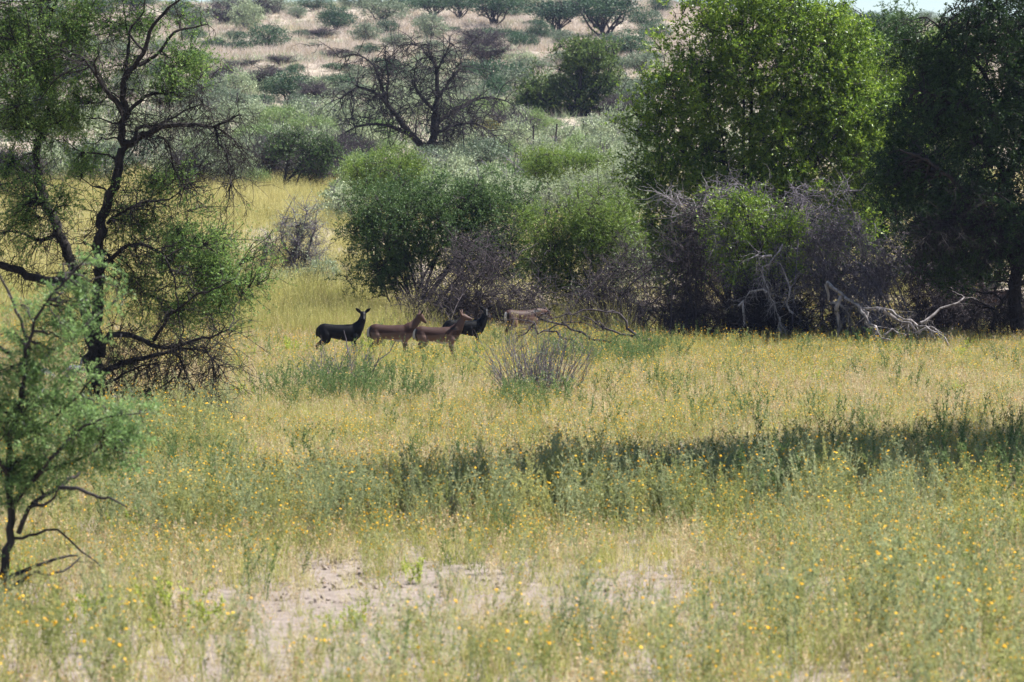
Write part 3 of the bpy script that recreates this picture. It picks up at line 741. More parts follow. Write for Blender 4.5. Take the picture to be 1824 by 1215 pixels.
def mid_tree():
    d = 205.; base = ground_px(1020, d); L = []
    a = lambda pts, r0, r1, dep=None: snap(L, pxlimb(d, pts, r0, r1, dep, .3, .03))
    a([(1015, 240), (1020, 205), (1030, 170), (1032, 140), (1042, 100)], 8, 1.5)
    a([(1012, 235), (990, 200), (965, 180), (945, 160)], 6, 1)
    a([(1020, 205), (1050, 170), (1080, 150)], 4, 1)
    a([(1025, 240), (1045, 200), (1070, 190)], 4, 1)
    C = lobe_points(base, [(1045, 115, 55, 38, 1), (1075, 150, 40, 30, .8), (1010, 150, 40, 30, .7), (965, 165, 45, 35, .9), (945, 190, 30, 28, .6), (1050, 180, 55, 25, .5), (1045, 98, 58, 36, .9), (950, 200, 42, 36, .8), (1000, 195, 55, 32, .6), (1080, 190, 42, 34, .7)], d, 1500, .4, .25)
    plant('thorn_tree', 'bright green upright thorn tree at the foot of the hill', 'tree', base, L, C, M['hill_bright'], M['bark_black'],
          leaves=34, leaf=(.15, .06), spray=.5, up=.6, twr=.014, tri=True, spr_r=.006, dead=dict(n=260, L=1.4, m=4, r=.014, grav=-.15, where=lambda S: (HY + (CAMZ - S[:, 2]) * FPX / d) > 175))
mid_tree()
def small_tree():
    d = 148.; base = ground_px(515, d); L = []
    a = lambda pts, r0, r1, dep=None: snap(L, pxlimb(d, pts, r0, r1, dep, .2, .03))
    a([(505, 335), (508, 310), (515, 285), (520, 262), (535, 240)], 3.5, .8)
    a([(510, 325), (525, 305), (540, 285), (565, 265)], 2.6, .8)
    a([(525, 338), (535, 310), (550, 280)], 2.6, .8)
    a([(512, 290), (498, 265), (495, 240)], 2, .6)
    C = lobe_points(base, [(520, 255, 45, 28, 1), (560, 280, 40, 35, .9), (490, 265, 25, 28, .5), (585, 270, 25, 35, .6)], d, 420, .3, .2)
    plant('small_tree', 'small dark-stemmed green tree at the back edge of the meadow', 'tree', base, L, C, M['olive_green'], M['bark_dark'],
          leaves=24, leaf=(.09, .04), spray=.4, up=.2, twr=.01, spr_r=.005, dead=dict(n=160, L=.9, m=3, r=.009, grav=.0))
small_tree()

# ------------------------------------------------------------------ 5 prototypes for the scrub (each copied as a thing of its own)
def proto(kind):
    """unit-ish bush, about 1 m half-width, 1.4 m tall at scale 1; returns list of (part name, mesh)"""
    wood, lf = MB(), MB()
    if kind == 'umbrella':
        n, lm, bm = 1500, M['hill_green'], M['bark_dark']
        lob = [(0, 0, 1.02, 1.0, .9, .36), (.35, .1, 1.2, .6, .5, .25), (-.4, -.1, 1.0, .6, .5, .3), (.3, 0, .72, .5, .5, .25)]
        ends = [(math.cos(a) * rr, math.sin(a) * rr, 1.2) for a, rr in zip(rng.uniform(0, 6.28, 14), rng.uniform(.2, .85, 14))]
    elif kind == 'round_green':
        n, lm, bm = 1300, M['hill_green'], M['bark_dark']
        lob = [(0, 0, .7, .85, .8, .55), (.4, .1, .6, .5, .5, .45), (-.45, -.1, .55, .5, .5, .45), (.1, 0, 1.05, .5, .5, .3)]
        ends = [tuple(rng.uniform(-.5, .5, 2)) + (rng.uniform(.5, 1.0),) for _ in range(8)]
    elif kind == 'low_green':
        n, lm, bm = 900, M['hill_green'], M['bark_dark']
        lob = [(0, 0, .3, 1.0, .7, .3), (.4, .1, .38, .5, .5, .28), (-.5, 0, .3, .5, .5, .25)]
        ends = [tuple(rng.uniform(-.7, .7, 2)) + (rng.uniform(.3, .5),) for _ in range(6)]
    elif kind == 'grey':
        n, lm, bm = 1200, M['hill_grey'], M['twig_purple']
        lob = [(0, 0, .65, .8, .8, .6), (.4, .1, .85, .45, .5, .4), (-.4, -.1, .6, .5, .5, .5), (-.1, 0, 1.1, .4, .4, .3)]
        ends = [tuple(rng.uniform(-.5, .5, 2)) + (rng.uniform(.5, 1.2),) for _ in range(9)]
    elif kind == 'silver':
        n, lm, bm = 1200, M['silver'], M['twig_grey']
        lob = [(0, 0, .5, .85, .8, .5), (.4, .1, .65, .45, .5, .5), (-.45, -.1, .6, .45, .5, .5), (.05, 0, .95, .4, .4, .35)]
        ends = [tuple(rng.uniform(-.5, .5, 2)) + (rng.uniform(.5, 1.1),) for _ in range(10)]
    elif kind == 'pale':
        n, lm, bm = 1100, M['pale_green'], M['twig_grey']
        lob = [(0, 0, .5, .8, .8, .5), (.4, .1, .6, .45, .5, .45), (-.45, -.1, .55, .45, .5, .45)]
        ends = [tuple(rng.uniform(-.5, .5, 2)) + (rng.uniform(.5, 1.0),) for _ in range(9)]
    elif kind == 'bare':
        n, lm, bm = 160, M['hill_grey'], M['twig_purple']
        lob = [(0, 0, .6, .85, .8, .55), (.3, 0, .8, .5, .5, .4), (-.35, 0, .7, .5, .5, .4)]
        ends = [tuple(rng.uniform(-.6, .6, 2)) + (rng.uniform(.6, 1.2),) for _ in range(16)]
    elif kind == 'yellow':
        n, lm, bm = 600, M['yellow_leaf'], M['twig_grey']
        lob = [(0, 0, .6, .7, .7, .55), (.2, 0, 1., .4, .4, .4)]
        ends = [tuple(rng.uniform(-.5, .5, 2)) + (rng.uniform(.5, 1.0),) for _ in range(8)]
    A = np.zeros((len(ends), 3)); A[:, :2] = rng.normal(size=(len(ends), 2)) * .05; A[:, 2] = -.03
    P = arcs(A, np.array(ends), 6, .04, .05)
    tubes(wood, P, np.broadcast_to(np.linspace(.035, .01, 6), P.shape[:2]), 4)
    m = 10 if kind != 'bare' else 26
    s, t, _ = sample_on(P, np.ones(P.shape[:2]), m, .35, 1)
    P2 = grow(s, t + rng.normal(size=s.shape) * .7 + np.array([0, 0, .2]), .45 * rng.uniform(.4, 1.2, len(s)), 4, .2, 0)
    tubes(wood, P2, np.broadcast_to(np.linspace(.010, .004, 4), P2.shape[:2]), 3)
    if kind == 'bare':
        s, t, _ = sample_on(P2, np.ones(P2.shape[:2]), 4, .2, 1)
        P3 = grow(s, t * .6 + rng.normal(size=s.shape) * .7, .25 * rng.uniform(.4, 1.2, len(s)), 3, .2, 0)
        tubes(wood, P3, np.broadcast_to(np.linspace(.006, .003, 3), P3.shape[:2]), 3)
    wts = np.array([l[3] * l[4] * l[5] for l in lob]); ids = rng.choice(len(lob), n // 4, p=wts / wts.sum())
    lb = np.array(lob)[ids]
    u = nrm(rng.normal(size=(len(ids), 3))); r = (.45 + .55 * rng.uniform(0, 1, len(ids)) ** .5)[:, None]
    C = lb[:, :3] + u * r * lb[:, 3:]
    C[:, 2] = np.maximum(C[:, 2], .06)
    C = np.repeat(C, 14, 0) + rng.normal(size=(len(ids) * 14, 3)) * np.array([.09, .09, .06])
    up = 1.0 if kind in ('silver', 'pale', 'yellow') else .15
    rleaf(lf, C, rng.normal(size=C.shape) * .7 + np.array([0, 0, up]), .066 * rng.uniform(.6, 1.4, len(C)), .036 * rng.uniform(.7, 1.3, len(C)), 0, True)
    # top of crown normalised to height 1.4 m -> measured by bounding box when placed
    return [('trunk', wood.mesh(kind + '_trunk', bm)), ('crown', lf.mesh(kind + '_crown', lm))]
PROTO = {k: [proto(k) for _ in range(3)] for k in ('umbrella', 'round_green', 'low_green', 'grey', 'silver', 'pale', 'bare', 'yellow')}
def extent(pr, bare):
    me = pr[0 if bare else 1][1]; n = len(me.vertices)
    v = np.empty(n * 3, np.float32); me.vertices.foreach_get('co', v); v = v.reshape(-1, 3)
    return np.percentile(v[:, 0], 97) - np.percentile(v[:, 0], 3), np.percentile(v[:, 2], 97)
EXT = {k: [extent(p, k == 'bare') for p in PROTO[k]] for k in PROTO}
WORD = {'umbrella': ('flat_topped_tree', 'flat-topped dark thorn tree', 'tree'), 'round_green': ('green_shrub', 'dark green rounded shrub', 'shrub'),
        'low_green': ('low_shrub', 'low dark green shrub', 'shrub'), 'grey': ('grey_shrub', 'grey-green shrub', 'shrub'), 'silver': ('silver_shrub', 'silver-leaved shrub', 'shrub'),
        'pale': ('pale_shrub', 'pale green shrub', 'shrub'), 'bare': ('bare_shrub', 'purple-grey leafless shrub', 'shrub'), 'yellow': ('yellow_shrub', 'yellow-leaved shrub', 'shrub')}
SCRUB = []     # (px, base py, width px, height px, kind)
U, G_, LO, GR, SI, PA, BA, YE = 'umbrella', 'round_green', 'low_green', 'grey', 'silver', 'pale', 'bare', 'yellow'
SCRUB += [(770, 34, 78, 40, U), (818, 36, 60, 44, U), (880, 48, 95, 54, U), (990, 62, 98, 56, U), (1076, 70, 112, 74, U), (1148, 50, 50, 34, G_),
          (240, 22, 70, 26, U), (318, 38, 60, 34, G_), (170, 28, 60, 30, G_), (90, 60, 70, 50, G_), (30, 70, 60, 55, GR), (140, 110, 60, 45, GR), (60, 150, 60, 45, SI), (350, 55, 50, 38, GR),
          (438, 55, 58, 52, SI), (475, 92, 62, 44, G_), (600, 54, 66, 38, G_), (682, 42, 76, 44, GR), (530, 34, 32, 20, GR), (560, 20, 60, 26, G_), (410, 22, 60, 28, GR), (490, 24, 64, 32, GR), (640, 14, 60, 28, GR), (720, 24, 50, 34, G_),
          (766, 72, 58, 44, GR), (652, 78, 56, 34, GR), (706, 92, 50, 30, GR), (690, 64, 36, 26, G_), (424, 96, 46, 22, LO), (575, 68, 44, 16, BA), (560, 90, 34, 12, LO), (536, 66, 30, 12, LO), (866, 116, 66, 44, BA), (934, 88, 54, 26, LO),
          (962, 74, 44, 34, G_), (904, 74, 60, 20, LO), (860, 70, 54, 18, LO), (1002, 80, 44, 24, GR), (1112, 102, 92, 44, G_), (1140, 132, 70, 34, GR), (892, 148, 96, 36, LO), (944, 134, 70, 28, GR), (838, 136, 60, 26, LO), (800, 110, 50, 22, GR),
          (1002, 118, 60, 26, GR), (1096, 128, 50, 26, LO), (502, 118, 44, 18, BA), (604, 108, 54, 18, BA), (526, 128, 40, 12, LO), (428, 124, 50, 16, BA), (340, 120, 60, 30, GR), (380, 92, 40, 22, LO), (390, 150, 60, 30, BA), (290, 100, 50, 26, GR), (1176, 26, 40, 28, G_), (930, 14, 60, 24, GR), (1030, 12, 60, 24, GR),
          (1440, 40, 70, 34, G_), (1500, 48, 60, 34, G_), (1470, 52, 50, 24, GR), (1650, 40, 40, 18, GR), (1604, 42, 16, 22, GR), (1400, 30, 50, 30, GR), (1560, 50, 60, 26, G_), (1750, 40, 70, 30, G_), (1700, 50, 60, 20, GR),
          # foot of the slope
          (462, 164, 60, 36, BA), (516, 182, 76, 52, G_), (560, 190, 60, 40, BA), (600, 170, 60, 34, G_), (420, 180, 70, 50, SI), (370, 190, 60, 44, GR), (300, 190, 80, 50, SI), (230, 180, 70, 50, GR), (640, 150, 60, 30, GR), (700, 140, 60, 30, LO), (740, 160, 70, 36, GR), (820, 170, 60, 36, GR), (880, 180, 60, 40, LO), (920, 170, 60, 44, GR),
          (905, 262, 70, 60, BA), (1100, 180, 60, 44, GR), (1130, 210, 60, 60, GR), (1100, 215, 50, 40, BA),
          # along the fence
          (350, 250, 80, 56, SI), (400, 236, 80, 50, SI), (455, 232, 74, 48, SI), (500, 240, 66, 46, PA), (560, 236, 80, 54, SI), (610, 244, 70, 54, SI), (660, 236, 60, 40, SI), (640, 270, 70, 46, SI), (820, 262, 70, 44, SI), (868, 262, 46, 46, YE), (920, 268, 66, 50, SI), (952, 250, 50, 50, PA), (1000, 272, 72, 44, SI), (1060, 268, 72, 52, SI), (1105, 262, 60, 66, SI), (1130, 290, 60, 56, SI),
          (270, 250, 70, 56, SI), (200, 240, 80, 56, SI), (120, 250, 90, 60, SI), (40, 250, 90, 60, GR), (250, 310, 90, 66, GR), (310, 330, 80, 60, SI),
          # back edge of the meadow
          (380, 332, 84, 84, SI), (420, 336, 66, 66, SI), (476, 330, 60, 76, BA), (446, 320, 60, 70, SI), (600, 330, 54, 84, BA), (565, 338, 60, 60, BA), (340, 334, 60, 60, BA), (460, 338, 36, 34, PA), (640, 310, 60, 60, BA), (170, 330, 90, 70, GR), (90, 330, 90, 70, SI), (20, 340, 80, 70, BA),
          (800, 290, 50, 30, SI), (840, 300, 54, 30, SI), (1010, 300, 50, 30, PA), (1090, 310, 50, 40, SI), (968, 236, 56, 24, PA), (1022, 250, 64, 22, SI), (1078, 240, 56, 26, SI), (1050, 226, 44, 16, GR)]
def fill(n, x0, x1, y0, y1, kinds, w0, w1, asp, sx, sy):
    for _ in range(n):
        px, py = rng.uniform(x0, x1), rng.uniform(y0, y1)
        if min(((px - q[0]) / sx) ** 2 + ((py - q[1]) / sy) ** 2 for q in SCRUB) < 1: continue
        if 930 < px < 1105 and 175 < py < 262 or 690 < px < 815 and 222 < py < 312: continue
        k = kinds[rng.integers(0, len(kinds))]
        if k in (BA, G_) and 570 < px < 950 and 110 < py < 310: k = SI
        w = rng.uniform(w0, w1)
        SCRUB.append((px, py, w, w * asp * (.45 if k == LO else 1) * rng.uniform(.85, 1.15), k))
fill(500, 330, 1160, 166, 205, [GR, SI, SI, BA, G_, LO], 45, 72, .52, 36, 16)
fill(500, 330, 1160, 205, 300, [SI, SI, SI, PA, PA, GR, BA], 46, 74, .6, 36, 18)
fill(200, 330, 640, 300, 338, [SI, BA, GR, BA], 50, 74, .9, 34, 16)
fill(300, 330, 1180, 30, 142, [LO, GR, BA, LO, G_, G_], 34, 68, .52, 46, 19)
fill(120, 0, 330, 20, 330, [GR, SI, LO, G_, BA], 50, 80, .6, 60, 34)
fill(300, 610, 1150, 300, 400, [SI, PA, GR, SI, PA], 70, 100, .7, 46, 24)
fill(80, 330, 1400, 6, 26, [G_, GR, U], 45, 75, .5, 44, 60)
def band(py):
    return ('on the hill crest' if py < 42 else 'high on the slope' if py < 100 else 'low on the slope' if py < 150 else 'at the hill foot' if py < 205 else 'beyond the fence' if py < 250 else 'by the fence' if py < 300 else 'at the meadow edge')
def column(px):
    return ('at far left' if px < 160 else 'behind the left tree' if px < 330 else 'beside the left tree' if px < 450 else 'left of the dead tree' if px < 590 else 'behind the dead tree' if px < 760 else 'right behind the dead tree' if px < 900 else 'left of the green tree' if px < 1010 else 'right of the green tree' if px < 1200 else 'behind the bright trees')
ORD = ['leftmost', 'second', 'third', 'fourth', 'fifth', 'sixth', 'seventh', 'eighth', 'ninth', 'tenth']
cells = {}
for i, s in enumerate(SCRUB): cells.setdefault((s[4], band(s[1]), column(s[0])), []).append(i)
for key, ids in cells.items():
    ids.sort(key=lambda i: SCRUB[i][0])
    for r_, i in enumerate(ids):
        px, py, w, h, k = SCRUB[i]
        d = depth_of(px, py); base = ground_px(px, d)
        ew, eh = EXT[k][i % 3]; sx, sz = 1.08 * w * d / FPX / ew, 1.04 * h * d / FPX / eh
        nm, words, cat = WORD[k]
        pre = '' if len(ids) == 1 else ORD[r_] + (' ' if r_ == 0 else ' ') 
        lab = f'{words} {key[1]}, {key[2]}' if len(ids) == 1 else f'{ORD[r_]} {words} {"" if r_ == 0 else "from left "}{key[1]}, {key[2]}'
        o = empty(nm, base); tag(o, lab, cat, 'scrub on the hill and along the fence')
        o.rotation_euler = (0, 0, rng.uniform(0, 6.28)); o.scale = (sx, sx, sz)
        for part, me in PROTO[k][i % 3]:
            c = bpy.data.objects.new(part, me); c.parent = o; COL.objects.link(c)

# ------------------------------------------------------------------ 6 wire fence
def fence():
    pts = [(60, 205), (140, 206), (215, 206), (285, 206), (350, 208), (422, 212), (470, 215), (512, 222), (553, 228), (600, 235), (650, 244), (700, 252), (740, 262), (790, 272), (826, 290), (866, 310), (905, 304), (950, 276), (990, 274), (1040, 268), (1095, 262), (1150, 256)]
    root = empty('wire_fence', ground_px(755, 160)); tag(root, 'thin wire fence on dark posts crossing below the hill', 'fence')
    tops = []
    b0 = np.array(root.location)
    for px, py in pts:
        d = depth_of(px, py) if px not in (866, 905) else 158.
        g = ground_px(px, d); mb = MB()
        P = np.array([g + (0, 0, -.2), g + (0, 0, .7), g + (rng.normal() * .03, 0, 1.5)])
        tubes(mb, P[None], np.array([[.055, .05, .045]]), 6)
        mb.add(P[2] + np.array([[.045, 0, 0], [0, .045, 0], [-.045, 0, 0], [0, -.045, 0]]), quads=[[0, 1, 2, 3]])
        mb.build('post', M['bark_dark'], root, b0)
        tops.append(g)
    tops = np.array(tops)
    for h in (.35, .7, 1.05, 1.4):
        mb = MB(); P = tops + np.array([0, 0, h])
        tubes(mb, P[None], np.full((1, len(P)), .004), 3)
        mb.build('wire', M['bark_dark'], root, b0)
fence()

# ------------------------------------------------------------------ 7 grass and flowers (masses nobody could count)
def grassmat(name, cols, trans=.3, objvar=.7):
    return leafmat(name, cols, trans, .7, objvar, .2, .0)
M['straw'] = grassmat('straw', [(0.381, 0.324, 0.108), (0.550, 0.480, 0.186), (0.677, 0.614, 0.293)], .54)
M['straw_pink'] = grassmat('straw_pink', [(0.386, 0.300, 0.167), (0.539, 0.440, 0.259), (0.631, 0.547, 0.363)], .54)
M['grass_green'] = grassmat('grass_green', [(0.233, 0.256, 0.057), (0.360, 0.373, 0.094), (0.512, 0.477, 0.155)], .54)
M['forb_green'] = grassmat('forb_green', [(0.189, 0.220, 0.066), (0.305, 0.322, 0.112), (0.442, 0.429, 0.173)], .54)
M['forb_grey'] = grassmat('forb_grey', [(0.203, 0.243, 0.109), (0.305, 0.339, 0.174), (0.429, 0.441, 0.238)], .54)
M['weed_dark'] = grassmat('weed_dark', [(0.070, 0.121, 0.036), (0.120, 0.184, 0.060), (0.190, 0.247, 0.085)], .4)
M['lime_herb'] = grassmat('lime_herb', [(.22, .29, .035), (.34, .41, .06), (.46, .50, .11)], .5)
M['flower'] = grassmat('flower', [(.60, .29, .008), (.76, .40, .012), (.84, .50, .03)], .25)
M['seedhead'] = grassmat('seedhead', [(.30, .18, .08), (.45, .29, .14), (.56, .41, .23)], .3)
M['meadow'] = grassmat('meadow', [(0.251, 0.230, 0.067), (0.381, 0.350, 0.114), (0.474, 0.440, 0.171)], .4)
M['hill_straw'] = grassmat('hill_straw', [(0.351, 0.282, 0.224), (0.487, 0.408, 0.346), (0.590, 0.510, 0.444)])
M['plume'] = grassmat('plume', [(.32, .245, .15), (.44, .35, .235), (.53, .44, .32)])

def discs(mb, C, r, m):
    N = len(C); a = np.arange(5) * 2 * math.pi / 5
    nr = nrm(rng.normal(size=(N, 3)) * .55 + np.array([0, 0, 1.]))
    u = nrm(np.cross(nr, np.array([.3, 1, .1]))); v = np.cross(nr, u)
    rr = (r * rng.uniform(.5, 1.35, N))[:, None, None]
    ring = C[:, None] + rr * (np.cos(a)[None, :, None] * u[:, None] + np.sin(a)[None, :, None] * v[:, None])
    V = np.concatenate([(C + nr * rr[:, 0] * .5)[:, None], ring], 1)
    b = np.arange(N)[:, None] * 6
    t = np.stack([np.stack([b[:, 0], b[:, 0] + 1 + i, b[:, 0] + 1 + (i + 1) % 5], -1) for i in range(5)], 1).reshape(-1, 3)
    mb.add(V.reshape(-1, 3), tris=t, m=m)

def ribbons(mb, P, w, m=0):
    """flat tapering blades along polylines P (T,n,3)"""
    T, n, _ = P.shape
    s = nrm(np.cross(P[:, -1] - P[:, 0], rng.normal(size=(T, 3))))[:, None]
    ww = (np.linspace(1, .12, n)[None, :, None] * np.broadcast_to(np.asarray(w), (T,))[:, None, None]) * .5
    V = np.stack([P - s * ww, P + s * ww], 2)
    idx = np.arange(T * n * 2).reshape(T, n, 2)
    q = np.stack([idx[:, :-1, 0], idx[:, :-1, 1], idx[:, 1:, 1], idx[:, 1:, 0]], -1).reshape(-1, 4)
    mb.add(V.reshape(-1, 3), quads=q, m=m)

def tuft(name, mats, n=14, h=.4, w=.006, spread=.10, lean=.3, seed=True, base_r=None, grav=-.06):
    mb = MB(); br = base_r or spread * .6
    S = np.stack([rng.normal(size=n) * br, rng.normal(size=n) * br, np.full(n, -.02)], 1)
    D = np.concatenate([rng.normal(size=(n, 2)) * lean, np.ones((n, 1))], 1)
    P = grow(S, D, h * rng.uniform(.5, 1.1, n), 4, .12, grav)
    ribbons(mb, P, w, 0)
    if seed:
        k = n // 2; t = P[:k, -1]
        t = np.repeat(t, 3, 0) - np.array([0, 0, 1]) * rng.uniform(0, .07, (k * 3, 1)) + rng.normal(size=(k * 3, 3)) * .008
        rleaf(mb, t, rng.normal(size=t.shape) * .5 + np.array([0, 0, .8]), .03, .012, 1)
    return mb.mesh(name, mats)
def forb(name, mats, n=6, h=.5, spread=.06, nl=14, fl=4, fr=.012, leaf=(.045, .010), lean=.22, br=3):
    """branching upright stems with narrow leaves and small flower heads; mats = stem/leaf, heads"""
    mb = MB()
    S = np.stack([rng.normal(size=n) * spread, rng.normal(size=n) * spread, np.full(n, -.02)], 1)
    D = np.concatenate([rng.normal(size=(n, 2)) * lean, np.ones((n, 1))], 1)
    P = grow(S, D, h * rng.uniform(.6, 1.05, n), 5, .07, .05)
    ribbons(mb, P, .0075, 0)
    s, t, _ = sample_on(P, np.ones(P.shape[:2]), br, .45, .95)
    B = grow(s, t + rng.normal(size=s.shape) * .45, h * .28 * rng.uniform(.4, 1.1, len(s)), 3, .1, .15)
    ribbons(mb, B, .005, 0)
    lp, lt, _ = sample_on(P, np.ones(P.shape[:2]), nl, .08, .95)
    rleaf(mb, lp, lt * .6 + rng.normal(size=lp.shape) * .6, leaf[0] * rng.uniform(.6, 1.3, len(lp)), leaf[1], 0, True)
    lp, lt, _ = sample_on(B, np.ones(B.shape[:2]), max(2, nl // 3), .1, .95)
    rleaf(mb, lp, lt * .6 + rng.normal(size=lp.shape) * .6, leaf[0] * .7, leaf[1] * .8, 0, True)
    if fl:
        T = np.concatenate([P[:, -1], B[:, -1]]); T = T[rng.uniform(size=len(T)) < fl / 4.]
        if len(T): discs(mb, T, fr, 1)
    return mb.mesh(name, mats)

def scatter(name, meshes, pts, scl, tilt=.15, label=None, cat=None):
    """one object: instances of the small plants at the points (geometry nodes)"""
    N = len(pts)
    me = bpy.data.meshes.new(name)
    me.vertices.add(N); me.vertices.foreach_set('co', pts.astype(np.float32).ravel())
    rot = np.stack([rng.normal(size=N) * tilt, rng.normal(size=N) * tilt, rng.uniform(0, 6.28, N)], 1).astype(np.float32)
    a = me.attributes.new('rot', 'FLOAT_VECTOR', 'POINT'); a.data.foreach_set('vector', rot.ravel())
    a = me.attributes.new('scl', 'FLOAT', 'POINT'); a.data.foreach_set('value', scl.astype(np.float32))
    a = me.attributes.new('vid', 'INT', 'POINT'); a.data.foreach_set('value', rng.integers(0, len(meshes), N).astype(np.int32))
    o = bpy.data.objects.new(name, me); COL.objects.link(o)
    ng = bpy.data.node_groups.new(name, 'GeometryNodeTree')
    ng.interface.new_socket('Geometry', in_out='INPUT', socket_type='NodeSocketGeometry')
    ng.interface.new_socket('Geometry', in_out='OUTPUT', socket_type='NodeSocketGeometry')
    n, l = ng.nodes, ng.links
    gi, go = n.new('NodeGroupInput'), n.new('NodeGroupOutput')
    j = n.new('GeometryNodeJoinGeometry')
    def att(nm, ty):
        x = n.new('GeometryNodeInputNamedAttribute'); x.data_type = ty; x.inputs['Name'].default_value = nm; return x
    ra, sa, va = att('rot', 'FLOAT_VECTOR'), att('scl', 'FLOAT'), att('vid', 'INT')
    for i, m in enumerate(meshes):
        po = bpy.data.objects.new(m.name, m)
        oi = n.new('GeometryNodeObjectInfo'); oi.inputs['Object'].default_value = po; oi.inputs['As Instance'].default_value = True
        ip = n.new('GeometryNodeInstanceOnPoints')
        cp = n.new('FunctionNodeCompare'); cp.data_type = 'INT'; cp.operation = 'EQUAL'
        cp.inputs[3].default_value = i
        l.new(va.outputs['Attribute'], cp.inputs[2])
        l.new(gi.outputs[0], ip.inputs['Points']); l.new(cp.outputs[0], ip.inputs['Selection'])
        l.new(oi.outputs['Geometry'], ip.inputs['Instance'])
        er = n.new('FunctionNodeEulerToRotation'); l.new(ra.outputs['Attribute'], er.inputs[0]); l.new(er.outputs[0], ip.inputs['Rotation'])
        l.new(sa.outputs['Attribute'], ip.inputs['Scale'])
        l.new(ip.outputs[0], j.inputs[0])
    l.new(j.outputs[0], go.inputs[0])
    md = o.modifiers.new('scatter', 'NODES'); md.node_group = ng
    tag(o, label, cat, kind='stuff')
    return o

def wedge(N, d0, d1, marg=1.22):
    d = np.sqrt(rng.uniform(d0 ** 2, d1 ** 2, N)); x = rng.uniform(-1, 1, N) * (d * .15 * (marg - .06) + np.clip(3.2 - d * .02, 0, 3))
    return x, d
def px_of(x, d): return CX + x * FPX / d
def py_of(x, d): return HY + FPX * (CAMZ - gh(x, d)) / d
def gauss(px, py, cx, cy, sx, sy): return np.exp(-((px - cx) / sx) ** 2 - ((py - cy) / sy) ** 2)
def bare_mask(x, d):
    px, py = px_of(x, d), py_of(x, d)
    w = 18 * noise2(x, d, 1.6)
    return np.clip(1.0 * gauss(px, py + w, 585, 1058, 108, 38) + .45 * gauss(px, py + w, 800, 1034, 150, 26) + .3 * gauss(px, py + w, 1180, 1050, 150, 24), 0, 1)
def put(name, meshes, N, d0, d1, dens, scl, label, cat, tilt=.15, marg=1.22):
    x, d = wedge(N, d0, d1, marg)
    p = dens(x, d) * (np.clip(.78 + .55 * noise2(x + len(name) * 7.3, d, 1.5) + .3 * noise2(x, d + len(name) * 5.1, 3.4), .12, 1.25) if d1 < 100 else 1); keep = rng.uniform(size=N) < p
    x, d = x[keep], d[keep]
    s = scl(x, d) * rng.uniform(.7, 1.25, len(x))
    px, py = px_of(x, d), py_of(x, d); s = s * (1 - .48 * np.clip(1.6 * gauss(px, py, 600, 1140, 150, 65) + .9 * gauss(px, py, 980, 1090, 380, 50), 0, 1))
    return scatter(name, meshes, np.stack([x, d, gh(x, d)], 1), s, tilt, label, cat)

